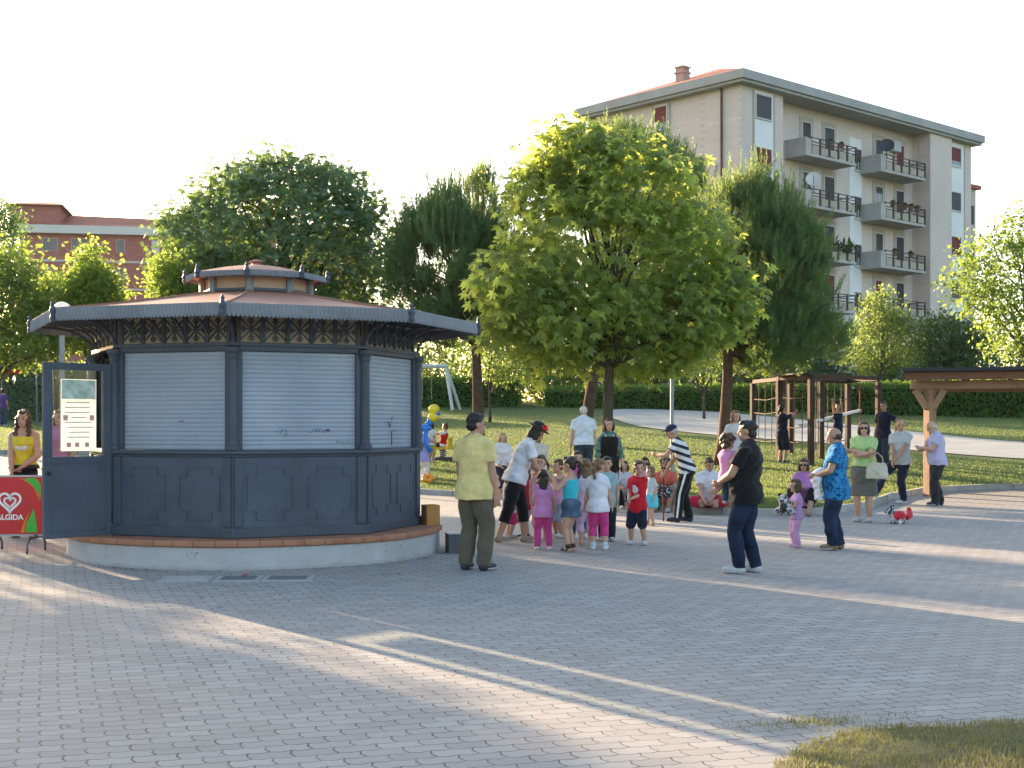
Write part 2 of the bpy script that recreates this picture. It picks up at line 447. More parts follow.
t.pbsdf(c, .5, 0.1, None, .4); SHUT = t.m

K = empty('kiosk', (KX, KY, 0), 0, 'octagonal grey iron park kiosk with closed roller shutters and copper roof', 'kiosk')
A8 = [R(-86.5 + 45 * k) for k in range(8)]                         # corner k=0 points at the camera
def cpt(r, a, z=0): return Vector((r * math.cos(a), r * math.sin(a), z))
RB = 2.03
# plinth: a shade rounder than the octagon above it
def rnd_oct(r, sub=6):
    out = []
    for k in range(8):
        for j in range(sub):
            f = j / sub; a0, a1 = A8[k], A8[k] + R(45)
            p = cpt(r, a0).lerp(cpt(r, a1), f); q = cpt(r, a0 + R(45) * f)
            out.append(tuple((p.lerp(q, .8))[:2]))
    return out
MB().prism(rnd_oct(KPR), -.3, .25).build('plinth', PLINTH, K, bevel=.012)
m = MB(); m.prism(rnd_oct(KPR + .035), .252, .325); m.build('coping', COPING, K, bevel=.02)
# lower panels
PANEL = MB()
def face_frame(k, r, z):           # matrix: local x along the face, y outward, z up; origin at the face middle
    p0, p1 = cpt(r, A8[k]), cpt(r, A8[k] + R(45)); mid = (p0 + p1) / 2; x = (p1 - p0).normalized(); y = mid.normalized()
    mt = Matrix((x, y, Vector((0, 0, 1)))).transposed().to_4x4(); mt.translation = mid + Vector((0, 0, z)); return mt
def ring_part(m, r0, r1, z0, z1):
    o = [tuple(cpt(r1, a)[:2]) for a in A8]; i_ = [tuple(cpt(r0, a)[:2]) for a in A8]
    vs = [(*p, z0) for p in o] + [(*p, z1) for p in o] + [(*p, z0) for p in i_] + [(*p, z1) for p in i_]
    fs = []
    for k in range(8):
        n = (k + 1) % 8
        fs += [(k, n, 8 + n, 8 + k), (16 + n, 16 + k, 24 + k, 24 + n), (8 + k, 8 + n, 24 + n, 24 + k), (n, k, 16 + k, 16 + n)]
    m.add(vs, fs)
def wbox(m, mt, c, size, rot=None):
    b = MB().box(c, size, rot); m.add([mt @ Vector(v) for v in b.v], b.f)
body = MB(); ring_part(body, 1.90, RB, .326, 1.25); body.build('base_panelling', IRON, K)
base = MB(); ring_part(base, RB + .001, RB + .035, .327, .44); base.build('skirting', IRON2, K, bevel=.012)
top = MB(); ring_part(top, 1.88, RB + .05, 1.252, 1.30); ring_part(top, 1.9, RB + .022, 1.222, 1.2515); top.build('counter_ledge', IRON2, K, bevel=.01)
fl = 2 * RB * math.sin(R(22.5))
for k in range(8):
    if k == 6: continue                                            # the door opening
    mt = face_frame(k, RB, 0); m = MB()
    for sx_ in (-1, 1):                                             # two raised mouldings with clipped corners on every face
        cx = sx_ * fl * .225; w2, h2, cc = fl * .165, .29, .10; zc = .82
        ring = [(-w2 + cc, -h2), (w2 - cc, -h2), (w2 - cc, -h2 + cc), (w2, -h2 + cc), (w2, h2 - cc), (w2 - cc, h2 - cc), (w2 - cc, h2), (-w2 + cc, h2), (-w2 + cc, h2 - cc), (-w2, h2 - cc), (-w2, -h2 + cc), (-w2 + cc, -h2 + cc)]
        ring = [(x, z) for x, z in ring]
        for (x0, z0), (x1, z1) in zip(ring, ring[1:] + ring[:1]):
            b = MB().bar((cx + x0, .004, zc + z0), (cx + x1, .004, zc + z1), .017, .011, (0, 1, 0)); m.add([mt @ Vector(v) for v in b.v], b.f)
    m.build('moulding', IRON, K)
# columns at the eight corners
for k in range(8):
    p = cpt(RB - .02, A8[k]); m = MB()
    m.lathe([(.085, 1.302), (.085, 1.34), (.065, 1.37), (.058, 1.40), (.052, 2.30), (.062, 2.33), (.062, 2.36), (.085, 2.40), (.085, 2.44)], 14, p)
    col = m.build('column', IRON2, K, smooth_shade=False)
    m = MB(); mt = Matrix.Rotation(A8[k] + R(90), 4, 'Z'); mt.translation = cpt(RB + .012, A8[k])
    for sx_ in (-1, 1): wbox(m, mt @ Matrix.Rotation(R(22.5) * sx_, 4, 'Z'), (sx_ * .07, .0, .835), (.10, .03, .77))
    m.build('pilaster', IRON2, K, bevel=.006)
# shutters, frames
for k in range(8):
    if k == 6: continue
    mt = face_frame(k, RB - .07, 0); hw = fl / 2 - .115
    prof = []; n_sl = 22; z0, z1 = 1.303, 2.40; st = (z1 - z0) / n_sl
    for i in range(n_sl):
        z = z0 + i * st
        prof += [(0.0, z), (.005, z + st * .25), (.006, z + st * .55), (.004, z + st * .86), (-.003, z + st * .9), (-.003, z + st * .99)]
    vs = []; fs = []
    for y, z in prof: vs += [mt @ Vector((-hw, y, z)), mt @ Vector((hw, y, z))]
    for i in range(len(prof) - 1): fs.append((2 * i, 2 * i + 1, 2 * i + 3, 2 * i + 2))
    MB().add(vs, fs).build('roller_shutter', SHUT, K)
    m = MB()
    for sx_ in (-1, 1): wbox(m, mt, (sx_ * (hw + .03), .0, 1.86), (.06, .09, 1.11))
    wbox(m, mt, (0, .0, 2.43), (fl - .16, .10, .055)); m.build('shutter_frame', IRON2, K, bevel=.006)
    if k in (0, 1, 7):                                             # scribbles left on the shutters
        m = MB(); rs = random.Random(k + 4); 
        jobs = {0: [(.12, 1.52, .17, .03), (.42, 1.385, .2, .02), (-.28, 1.50, .12, .04)], 1: [(-.1, 1.58, .1, .05), (.0, 1.66, .08, .02)], 7: [(.06, 1.62, .05, .03)]}[k]
        for (x, z, w_, h_) in jobs:
            x0 = x
            while x0 < x + w_:
                pts_ = [mt @ Vector((x0 + rs.uniform(0, .015), .024, z + rs.uniform(-h_, h_))), mt @ Vector((x0 + rs.uniform(.01, .03), .024, z + rs.uniform(-h_, h_)))]
                m.tube(pts_, .0035, 4); x0 += .022
        if k == 1: m.tube([mt @ Vector((.03, .024, 1.33)), mt @ Vector((.03, .024, 1.50)), mt @ Vector((.16, .024, 1.52))], .006, 4)
        if k == 0: wbox(m, mt, (.33, .02, 1.52), (.05, .008, .025))
        m.build('scribble', M('marker_ink', (.07, .06, .11), .6, .2), K)
# frieze with pierced panels
m = MB(); ring_part(m, 1.9, RB - .0, 2.455, 2.50); ring_part(m, 1.9, RB, 2.79, 2.86); m.build('frieze_beam', IRON2, K, bevel=.006)
for k in range(8):
    mt = face_frame(k, RB - .06, 0)
    b = MB(); wbox(b, mt, (0, -.02, 2.645), (fl - .12, .02, .288)); fp = b.build('frieze_backing', CREAM, K)
    g = MB(); npan = 5; pw = (fl - .16) / npan
    for j in range(npan + 1): wbox(g, mt, (-(fl - .16) / 2 + j * pw, .005, 2.645), (.045, .03, .288))
    for j in range(npan):
        cx = -(fl - .16) / 2 + (j + .5) * pw; rr = min(pw, .288) * .5
        for q in range(8):
            a = R(45 * q); L = rr * (.92 if q % 2 == 0 else 1.2); d = Vector((math.cos(a), 0, math.sin(a))); c0 = Vector((cx, .005, 2.645)); pz = Vector((-math.sin(a), 0, math.cos(a)))
            def bb(p, q_, w_): 
                t_ = MB().bar(p, q_, w_, .016, (0, 1, 0)); g.add([mt @ Vector(v) for v in t_.v], t_.f)
            bb(c0, c0 + d * L, .016)
            if q % 2 == 0:
                for sg in (-1, 1): bb(c0 + d * L * .5, c0 + d * L * .78 + pz * sg * L * .3, .013); bb(c0 + d * L * .74, c0 + d * L * .95 + pz * sg * L * .2, .012)
    g.build('grille', IRON2, K)
# scrolled brackets under the eave
def bracket(a, L, H, w_=.035):
    m = MB(); o = cpt(RB - .02, a, 2.50); d = cpt(1, a); up = Vector((0, 0, 1))
    arc = [o + d * (L * (1 - math.cos(R(90) * i / 8))) + up * (H * math.sin(R(90) * i / 8)) for i in range(9)]
    for i in range(8): m.bar(arc[i], arc[i + 1], w_, .03)
    sc = [o + d * (L * .33 + .055 * math.cos(R(-60 + 45 * i)) * (1 - i * .07)) + up * (H * .76 + .05 * math.sin(R(-60 + 45 * i)) * (1 - i * .07)) for i in range(10)]
    m.tube(sc, .010, 5)
    m.bar(o + up * (H + .02), o + d * (L + .06) + up * (H + .02), w_, .035)
    return m
for k in range(8):
    bracket(A8[k], .62, .29).build('eave_bracket', IRON2, K)
    for f in (.2, .4, .6, .8):
        p = cpt(RB, A8[k]).lerp(cpt(RB, A8[k] + R(45)), f); ang = math.atan2(p.y, p.x); q = A8[k] + R(22.5)
        m = MB(); d = cpt(1, q); base = Vector((p.x, p.y, 2.52)); up = Vector((0, 0, 1))
        arc = [base + d * (.36 * (1 - math.cos(R(90) * i / 6))) + up * (.25 * math.sin(R(90) * i / 6)) for i in range(7)]
        for i in range(6): m.bar(arc[i], arc[i + 1], .022, .022)
        m.bar(base + up * .27, base + d * .6 + up * .27, .03, .03)
        m.build('eave_bracket', IRON2, K)
# roof: soffit boards, copper sheets, seams
RE = 2.74
ZE, ZL = 2.85, 3.20
m = MB(); ring_part(m, 1.85, RE - .03, 2.80, 2.835); m.build('soffit', WOODD, K)
vs = []; prof = [(RE + .01, ZE), (RE + .01, ZE - .012), (2.0, 2.945), (1.35, 3.055), (.66, ZL)]
prof = [(RE + .02, 2.838), (RE + .02, 2.85), (2.05, 2.955), (1.35, 3.07), (.64, ZL)]
m = MB(); m.lathe(prof, 8, (0, 0, 0), A8[0]); m.build('roof', COPPER, K)
for k in range(8):
    m = MB()
    for i in range(1, 4): m.bar(cpt(prof[i][0], A8[k], prof[i][1] + .008), cpt(prof[i + 1][0], A8[k], prof[i + 1][1] + .008), .04, .025)
    m.build('roof_ridge', M('copper_seam', (.30, .145, .10), .6, .2), K)
def valance(r, z1, z0, tooth, amp, parent):
    for k in range(8):
        p0, p1 = cpt(r, A8[k]), cpt(r, A8[k] + R(45)); L = (p1 - p0).length; nt = max(4, int(L / tooth)); nrm = ((p0 + p1) / 2).normalized()
        vs = []; fs = []; sub = 6; cols = nt * sub
        for i in range(cols + 1):
            f = i / cols; ph = (i % sub) / sub; b = p0.lerp(p1, f); rib = .009 * math.cos(2 * math.pi * ph); sc = z0 + (z1 - z0) * amp * (1 - math.sin(math.pi * ph) ** .6)
            vs += [b + nrm * rib + Vector((0, 0, z1)), b + nrm * (rib + .012) + Vector((0, 0, sc))]
        for i in range(cols): fs.append((2 * i, 2 * i + 1, 2 * i + 3, 2 * i + 2))
        o = MB().add(vs, fs).build('valance', ZINC, parent); s_ = o.modifiers.new('thick', 'SOLIDIFY'); s_.thickness = .006
    for k in range(8):
        m = MB(); p = cpt(r + .012, A8[k]); d = cpt(1, A8[k]); hh = z1 - z0
        m.lathe([(.02, z0 - .01), (.035, z0 + hh * .25), (.022, z0 + hh * .5), (.038, z0 + hh * .8), (.02, z1 + .03), (.026, z1 + .05), (.006, z1 + .085)], 8, p)
        m.build('finial', IRON2, parent)
valance(RE + .03, 2.865, 2.722, .047, .24, K)
m = MB(); ring_part(m, RE - .02, RE + .028, 2.853, 2.872); m.build('eave_edge', ZINC, K)
# lantern
RL = .66
m = MB(); m.lathe([(RL - .02, ZL - .03), (RL - .02, 3.42)], 8, (0, 0, 0), A8[0]); lan = m.build('lantern', LANT, K)
for k in range(8):
    m = MB(); p = cpt(RL, A8[k]); m.lathe([(.052, ZL - .02), (.052, 3.42)], 6, p); m.build('lantern_post', ZINC, lan)
    mt = face_frame(k, RL, 0); m = MB(); hw = RL * math.sin(R(22.5))
    wbox(m, mt, (0, .0, ZL + .02), (2 * hw, .05, .035)); wbox(m, mt, (0, .0, 3.395), (2 * hw, .05, .03)); m.build('lantern_frame', IRON2, lan)
m = MB(); m.lathe([(.86, 3.405), (.86, 3.425), (.84, 3.44), (.45, 3.525), (.06, 3.585), (.06, 3.60), (.10, 3.62), (.03, 3.65)], 8, (0, 0, 0), A8[0]); lr = m.build('lantern_roof', COPPER, K)
valance(.872, 3.435, 3.36, .032, .3, lr)
# open door, hinged at the left corner
hp = cpt(RB, A8[7]); 
D = bpy.data.objects.new('door', None); COL.objects.link(D); D.parent = K; D.location = (hp.x - .02, hp.y - .03, .33)
tipx, tipy = X_at(43, 14.75) - KX, 14.75 - KY
da = math.atan2(tipy - (hp.y - .03), tipx - (hp.x - .02)); DL = math.hypot(tipy - (hp.y - .03), tipx - (hp.x - .02))
D.rotation_euler = (0, 0, da)
m = MB(); m.box((DL / 2, 0, .45), (DL, .045, .90)); m.box((.05, 0, 1.42), (.10, .045, 1.04)); m.box((DL - .05, 0, 1.42), (.10, .045, 1.04)); m.box((DL / 2, 0, 1.90), (DL - .2, .045, .08))
for z in (.08, .83): m.box((DL / 2, 0, z), (DL - .16, .058, .02))
for x in (.09, DL - .09): m.box((x, 0, .455), (.02, .058, .77))
m.build('door_leaf', IRON, D, bevel=.004)
t = NT('glass'); g = t.n('ShaderNodeBsdfTransparent'); g.inputs[0].default_value = (.86, .90, .88, 1); gl = t.n('ShaderNodeBsdfGlossy'); gl.inputs['Roughness'].default_value = .03
fr = t.n('ShaderNodeFresnel'); fr.inputs[0].default_value = 1.45; mx = t.n('ShaderNodeMixShader'); t.l(fr.outputs[0], mx.inputs[0]); t.l(g.outputs[0], mx.inputs[1]); t.l(gl.outputs[0], mx.inputs[2]); t.l(mx.outputs[0], t.out.inputs[0]); GLASS = t.m
MB().box((DL / 2, 0, 1.38), (DL - .2, .008, .96)).build('door_glass', GLASS, D)
MB().tube([(DL - .05, -.03, .72), (DL - .05, -.07, .72), (DL - .12, -.075, .72)], .012, 6).ball((DL - .05, .04, .72), .022).build('door_handle', M('dark_handle', (.02, .02, .02), .4, .1), D)
# poster on the glass: paper with a faint landscape above lines of print
t = NT('poster_paper'); co = t.coords('Generated'); s3 = t.n('ShaderNodeSeparateXYZ'); t.l(co, s3.inputs[0])
img = t.math('GREATER_THAN', s3.outputs[2], .66); nz = t.noise(co, 5, 6, .7)
c = t.mix(t.ramp(nz, .35, .65), (.42, .52, .42), (.75, .78, .72)); c = t.mix(img, (.80, .80, .79), c)
b = t.pbsdf(c, .8, 0, None, .2); tr = t.n('ShaderNodeBsdfTranslucent'); tr.inputs[0].default_value = (.75, .76, .78, 1); mx = t.n('ShaderNodeMixShader'); mx.inputs[0].default_value = .5
t.l(b.outputs[0], mx.inputs[1]); t.l(tr.outputs[0], mx.inputs[2]); t.l(mx.outputs[0], t.out.inputs[0])
po = bpy.data.objects.new('poster', None); COL.objects.link(po); po.parent = D
PXc = DL * .49
MB().box((PXc, .012, 1.36), (.43, .004, .80)).build('poster_sheet', t.m, po)
t = NT('faded_landscape'); co = t.coords(); n_ = t.noise(co, 9, 5, .7); c = t.mix(t.ramp(n_, .35, .65), (.30, .42, .32), (.66, .70, .66)); b_ = t.pbsdf(c, .8, 0, None, .2)
MB().box((PXc, .0155, 1.645), (.41, .002, .21)).build('picture', t.m, po)
m = MB(); rs = random.Random(5)
for i in range(8):
    wl_ = rs.uniform(.18, .34); m.box((PXc + rs.uniform(-.02, .02), .0155, 1.50 - i * .055), (wl_, .002, .012))
m.build('print_line', M('faded_ink', (.48, .44, .46), .9, .1), po)
m = MB()
for x_ in (-.1, .02, .12): m.box((PXc + x_, .0155, 1.03), (.05, .002, .05))
for x_ in (-.16, .16): m.box((PXc + x_, .0158, 1.33), (.055, .002, .06))
m.build('print_emblem', M('faded_red', (.62, .34, .34), .9, .3), po)

# ---------------------------------------------------------------- things round the kiosk
# sign stand with the heart logo
SB = empty('sign_board', (X_at(8, 15.9), 15.9, zt(X_at(8, 15.9), 15.9)), R(2), 'red ice cream sign board on bent steel feet beside the open kiosk door', 'sign')
W2, zb, ztp = .40, .215, .885
ln = lambda p: p
m = MB(); m.box((0, 0, (zb + ztp) / 2), (2 * W2, .022, ztp - zb)); m.build('board', M('red_enamel', (.52, .012, .018), .35, .06, 3, spec=.5), SB, bevel=.004)
m = MB(); m.box((0, 0, ztp + .012), (2 * W2 + .03, .03, .022)); m.build('frame_rail', M('steel_rail', (.35, .36, .38), .4, .1, metal=.6), SB); MB().box((0, 0, zb - .012), (2 * W2 + .03, .03, .022)).build('frame_rail', MATS['steel_rail'], SB)
for sx_ in (-.18, .33):
    m = MB(); m.tube([(sx_ - .02, -.27, .0), (sx_ - .02, -.27, .10), (sx_ - .01, -.22, .165), (sx_, 0, .18), (sx_ + .01, .22, .165), (sx_ + .02, .27, .10), (sx_ + .02, .27, .0)], .013, 8)
    m.bar((sx_, 0, .17), (sx_, 0, .21), .05, .03); m.build('foot', M('steel_foot', (.16, .16, .17), .4, .15, metal=.7), SB, smooth_shade=True)
def flat_shape(poly, y0, y1):
    n = len(poly); vs = [(x, y0, z) for x, z in poly] + [(x, y1, z) for x, z in poly]
    return vs, [tuple(range(n)), tuple(range(n, 2 * n))[::-1]] + [(k, n + k, n + (k + 1) % n, (k + 1) % n) for k in range(n)]
WHITE = M('white_enamel', (.8, .8, .8), .4, .03)
m = MB()
def ribbon(pts, w_):                                  # flat stroke lying on the board's front
    for i in range(len(pts) - 1):
        m.bar((pts[i][0], -.0125, pts[i][1]), (pts[i + 1][0], -.0125, pts[i + 1][1]), w_, .003, (0, 1, 0))
    for p in pts: 
        n = 10; vs_, fs_ = flat_shape([(p[0] + w_ / 2 * math.cos(2 * math.pi * k / n), p[1] + w_ / 2 * math.sin(2 * math.pi * k / n)) for k in range(n)], -.0142, -.011)
        m.add(vs_, fs_)
hx, hz = .025, .60
def heart(s, t0, t1, n=30, ox=0, oz=0):
    out = []
    for i in range(n + 1):
        tt = t0 + (t1 - t0) * i / n
        out.append((hx + ox + s * 16 * math.sin(tt) ** 3 / 16, hz + oz + s * (13 * math.cos(tt) - 5 * math.cos(2 * tt) - 2 * math.cos(3 * tt) - math.cos(4 * tt)) / 16))
    return out
ribbon(heart(.125, .55, 2 * math.pi - .12), .026)
ribbon(heart(.066, .2, 2 * math.pi - .75, oz=-.008), .022)
ribbon(heart(.125, .55, .2, 6)[:4] + [(hx + .012, hz + .02)], .022)
m.build('heart_logo', WHITE, SB)
def text_mesh(name, s, size, mat, parent, loc, depth=.002, rot=(R(90), 0, 0), align='CENTER', bold=.0):
    cu = bpy.data.curves.new(name, 'FONT'); cu.body = s; cu.size = size; cu.extrude = depth; cu.align_x = align; cu.offset = bold
    o = bpy.data.objects.new(name, cu); COL.objects.link(o)
    dg = bpy.context.evaluated_depsgraph_get(); me = bpy.data.meshes.new_from_object(o.evaluated_get(dg)); bpy.data.objects.remove(o)
    q = link_mesh(name, me, mat, parent, loc); q.rotation_euler = rot; return q
text_mesh('lettering', 'ALGIDA', .088, WHITE, SB, (.025, -.0125, .385), bold=.0025)
g = MB(); vs_, fs_ = flat_shape([(.20, .235), (.23, .36), (.285, .47), (.30, .52), (.315, .46), (.33, .36), (.345, .235)], -.0135, -.011); g.add(vs_, fs_)
vs_, fs_ = flat_shape([(.19, .86), (.28, .80), (.36, .70), (.385, .62), (.385, .80), (.33, .873), (.23, .873)], -.0135, -.011); g.add(vs_, fs_); g.build('green_flare', M('green_enamel', (.06, .42, .05), .4, .1), SB)
g = MB(); vs_, fs_ = flat_shape([(.15, .235), (.19, .36), (.255, .48), (.215, .36), (.188, .235)], -.0132, -.011); g.add(vs_, fs_)
vs_, fs_ = flat_shape([(.13, .873), (.22, .835), (.31, .75), (.37, .60), (.36, .69), (.28, .795), (.185, .865)], -.0132, -.011); g.add(vs_, fs_); g.build('orange_flare', M('orange_enamel', (.72, .20, .02), .4, .1), SB)

bo = empty('crate', (X_at(433, 16.9), 16.9, .325), R(20), 'orange wooden box standing on the kiosk coping', 'box')
m = MB(); m.box((0, 0, .125), (.16, .012, .25)); m.build('front_board', M('ply_orange', (.42, .19, .05), .6, .15, 5), bo)
m = MB(); m.box((-.085, .11, .125), (.012, .21, .25)); m.box((.085, .11, .125), (.012, .21, .25)); m.box((0, .22, .125), (.16, .012, .25)); m.box((0, .11, .007), (.156, .2, .012)); m.build('side_board', M('ply_dark', (.22, .11, .05), .7, .15, 5), bo)
gb = empty('utility_box', (X_at(456, 16.75), 16.75, 0), R(14), 'small grey metal box on the pavers beside the kiosk plinth', 'box')
MB().box((0, 0, .115), (.23, .23, .23)).build('box_body', M('grey_box', (.085, .085, .09), .6, .15, 6), gb, bevel=.006)
MB().box((0, 0, .238), (.25, .25, .014)).build('box_lid', M('grey_box_lid', (.34, .34, .35), .5, .1, 6), gb, bevel=.004)
for (x0, x1, yy, lab, cc) in ((166, 206, 13.82, 'pale concrete inspection cover set in the pavers', (.40, .39, .37)), (221, 257, 13.84, 'grey iron cover in a concrete frame with a red leaf on it', (.14, .15, .16)), (268, 308, 13.86, 'grey iron cover in a concrete frame right of another one', (.15, .16, .17))):
    Y = yy; xa, xb = X_at(x0, Y), X_at(x1, Y); e = empty('inspection_cover', ((xa + xb) / 2, Y, .0), R(4), lab, 'manhole cover', 'inspection covers in front of the kiosk')
    w_ = xb - xa + .1; MB().box((0, 0, .004), (w_, .46, .016)).build('frame', M('cover_frame', (.36, .35, .34), .85, .12, 5, bump=.3), e, bevel=.003)
    MB().box((0, 0, .0075), (w_ - .12, .33, .016)).build('plate', M('plate_%d' % x0, cc, .7, .15, 9, bump=.4, bscale=50), e, bevel=.002)
lf = MB(); lf.add([(0, 0, 0), (.05, -.02, .01), (.11, 0, .012), (.05, .03, .02)], [(0, 1, 2, 3)]); tag(lf.build('red_leaf', M('red_leaf', (.35, .05, .04), .7, .2), None, (X_at(240, 13.95), 13.95, .018)), 'fallen red leaf on the iron cover', 'leaf')

# globe street lamp behind the kiosk
lx, ly = X_at(62, 19.6), 19.6; lz = ground(lx, ly)
gl_ = empty('street_lamp', (lx, ly, lz), 0, 'white globe park lamp on a slim pole behind the kiosk eave', 'street lamp')
hz_ = Z_at(311, ly) - lz
MB().lathe([(.09, 0), (.09, .25), (.045, .30), (.038, hz_ - .2), (.07, hz_ - .16), (.085, hz_ - .11)], 12).build('pole', M('lamp_pole', (.22, .24, .26), .5, .1), gl_, smooth_shade=False)
t = NT('opal_globe'); b = t.pbsdf((.78, .78, .74), .3, 0, None, .5); tr = t.n('ShaderNodeBsdfTranslucent'); tr.inputs[0].default_value = (.85, .85, .8, 1); mx = t.n('ShaderNodeMixShader'); mx.inputs[0].default_value = .4
t.l(b.outputs[0], mx.inputs[1]); t.l(tr.outputs[0], mx.inputs[2]); t.l(mx.outputs[0], t.out.inputs[0])
MB().ball((0, 0, hz_), .135, None, 24, 16).build('globe', t.m, gl_, smooth_shade=True)
# ================================================================ apartment block
t = NT('beige_brick'); co = t.coords(); s3 = t.n('ShaderNodeSeparateXYZ'); t.l(co, s3.inputs[0])
uu = t.math('ADD', s3.outputs[0], s3.outputs[1]); cb = t.n('ShaderNodeCombineXYZ'); t.l(uu, cb.inputs[0]); t.l(s3.outputs[2], cb.inputs[1])
br = t.n('ShaderNodeTexBrick'); t.l(cb.outputs[0], br.inputs['Vector']); br.inputs['Scale'].default_value = 1; br.inputs['Brick Width'].default_value = .40; br.inputs['Row Height'].default_value = .20
br.inputs['Mortar Size'].default_value = .014; br.inputs['Color1'].default_value = (.63, .515, .455, 1); br.inputs['Color2'].default_value = (.68, .56, .495, 1); br.inputs['Mortar'].default_value = (.56, .47, .43, 1)
c = t.mix(t.math('MULTIPLY', t.ramp(t.noise(co, .35, 5, .6), .4, .75), .35), br.outputs['Color'], (.46, .40, .38))
t.pbsdf(c, .9, 0, t.bump(br.outputs['Fac'], -.3, .02), .2); BEIGE = t.m
SPAN = M('white_spandrel', (.74, .72, .72), .8, .06, 1)
CONC = M('eave_concrete', (.36, .345, .335), .85, .14, .7, bump=.2, bscale=8)
BALC = M('balcony_concrete', (.42, .39, .37), .85, .15, 1.2)
BRAIL = M('balcony_rail', (.065, .045, .04), .6, .1)
BPAN = M('balcony_panel', (.40, .34, .27), .8, .1, 2)
WFRAME = M('window_frame_white', (.60, .58, .56), .7, .08)
REDB = M('red_blind', (.17, .035, .035), .7, .1); GREYB = M('grey_blind', (.075, .07, .085), .7, .12); DKB = M('dark_blind', (.05, .04, .045), .6, .12)
PANE = M('window_pane', (.10, .12, .14), .12, .1, spec=.8)
TILE = M('roof_tile', (.33, .10, .065), .85, .22, 2.0, bump=.4, bscale=12)
PIPE = M('brown_pipe', (.10, .045, .04), .5, .1)
DA = 76.0; CA = Vector((X_at(741, DA), DA, 0)); DR = Vector((.742, .670, 0)); DLf = Vector((-.670, .742, 0))
BZ = 1.2
AB = empty('apartment_building', (CA.x, CA.y, BZ), 0, 'beige brick apartment block with rows of balconies and a tiled roof', 'building')
mR = Matrix((DR, -DLf, Vector((0, 0, 1)))).transposed().to_4x4()      # u along the balcony front, y outward
mL = Matrix((DLf, -DR, Vector((0, 0, 1)))).transposed().to_4x4()
def pu(px, d, off=0.0):                                                 # pixel column -> metres along a face pushed out by off
    o = CA + (-DLf if d is DR else -DR) * off
    k = (px - 512) / F_PX
    return (k * o.y - o.x) / (d.x - k * d.y)
def pz(py, u, d, off=0.0):
    o = CA + (-DLf if d is DR else -DR) * off
    return Z_at(py, o.y + d.y * u) - BZ
ZE_A = pz(84, 0, DR)                                                    # underside of the eave
WL, WR = 12.0, 25.2
def fb(m, mt, u0, u1, y0, y1, z0, z1): wbox(m, mt, ((u0 + u1) / 2, (y0 + y1) / 2, (z0 + z1) / 2), (u1 - u0, y1 - y0, z1 - z0))
uA0, uP0, uP1 = pu(783, DR), pu(926, DR), pu(947, DR)
rec = 1.0
m = MB()
fb(m, mR, 0, uA0, -11.9, 0, 0, ZE_A); fb(m, mR, uA0, uP0, -11.9, -rec, 0.001, ZE_A - .001); fb(m, mR, uP0, WR, -11.9, 0, 0, ZE_A)
fb(m, mR, uP0 - .05, uP1, -.5, .35, 0, ZE_A)
m.build('wall', BEIGE, AB)
m = MB(); fb(m, mR, -.55, WR + .45, -12.5, .55, ZE_A + .002, ZE_A + .16); fb(m, mR, -.7, WR + .6, -12.65, .7, ZE_A + .162, ZE_A + .66); m.build('eave', CONC, AB)
m = MB(); zr = ZE_A + .67
v = [mR @ Vector(p) for p in [(-.6, .6, zr), (WR + .5, .6, zr), (WR + .5, -12.5, zr), (-.6, -12.5, zr), (5.5, -6, zr + 2.35), (WR - 5.5, -6, zr + 2.35)]]
m.add(v, [(0, 1, 5, 4), (1, 2, 5), (2, 3, 4, 5), (3, 0, 4), (3, 2, 1, 0)]); rf = m.build('roof', TILE, AB)
for (u, y, hgt, wd) in ((1.55, -5.6, 1.35, .62),):
    m = MB(); fb(m, mR, u, u + wd, y - wd, y, zr + .1, zr + hgt); fb(m, mR, u - .06, u + wd + .06, y - wd - .06, y + .06, zr + hgt, zr + hgt + .1)
    for k in range(3): fb(m, mR, u + .02 + k * .22, u + .14 + k * .22, y - wd, y, zr + hgt + .1, zr + hgt + .35)
    fb(m, mR, u - .06, u + wd + .06, y - wd - .06, y + .06, zr + hgt + .35, zr + hgt + .42); m.build('chimney', M('chimney_brick', (.44, .30, .26), .9, .15), rf)
m = MB(); fb(m, mR, 5.2, 6.0, -5, -4, zr + .1, zr + 1.1); fb(m, mR, 3.0, 6.8, -7, -1.9, zr + .1, zr + .85); m.build('stair_head', CONC, rf)
m = MB(); m.tube([mR @ Vector((7.2, -3, zr)), mR @ Vector((7.2, -3, zr + 3.4))], .02, 5)
for k in range(5): m.tube([mR @ Vector((6.8, -3, zr + 2.5 + .18 * k)), mR @ Vector((7.6, -3, zr + 2.5 + .18 * k))], .012, 4)
m.build('aerial', M('aerial_metal', (.3, .3, .32), .4, .1, metal=.7), rf)
def window(mt, u0, u1, z0, z1, y, blind, drop=1.0, frame=WFRAME, parent=AB):
    w_ = MB(); f = .06
    fb(w_, mt, u0 - f, u1 + f, y, y + .05, z1, z1 + f); fb(w_, mt, u0 - f, u1 + f, y, y + .09, z0 - f, z0); fb(w_, mt, u0 - f, u0, y, y + .05, z0, z1); fb(w_, mt, u1, u1 + f, y, y + .05, z0, z1)
    o = w_.build('window', frame, parent)
    if drop < 1:
        b = MB(); zs = z1 - (z1 - z0) * drop; fb(b, mt, u0, u1, y + .005, y + .012, z0, zs); b.build('pane', PANE, o)
        b = MB(); fb(b, mt, (u0 + u1) / 2 - .03, (u0 + u1) / 2 + .03, y + .012, y + .03, z0, zs); fb(b, mt, u0, u1, y + .012, y + .026, z0, z0 + .06); b.build('casement', WFRAME, o)
    b = MB(); zs = z1 - (z1 - z0) * drop; n = max(3, int((z1 - zs) / .11))
    for i in range(n): fb(b, mt, u0, u1, y + .004 + (.012 if i % 2 else 0), y + .026, zs + (z1 - zs) * i / n, zs + (z1 - zs) * (i + .96) / n)
    b.build('blind', blind, o)
    return o
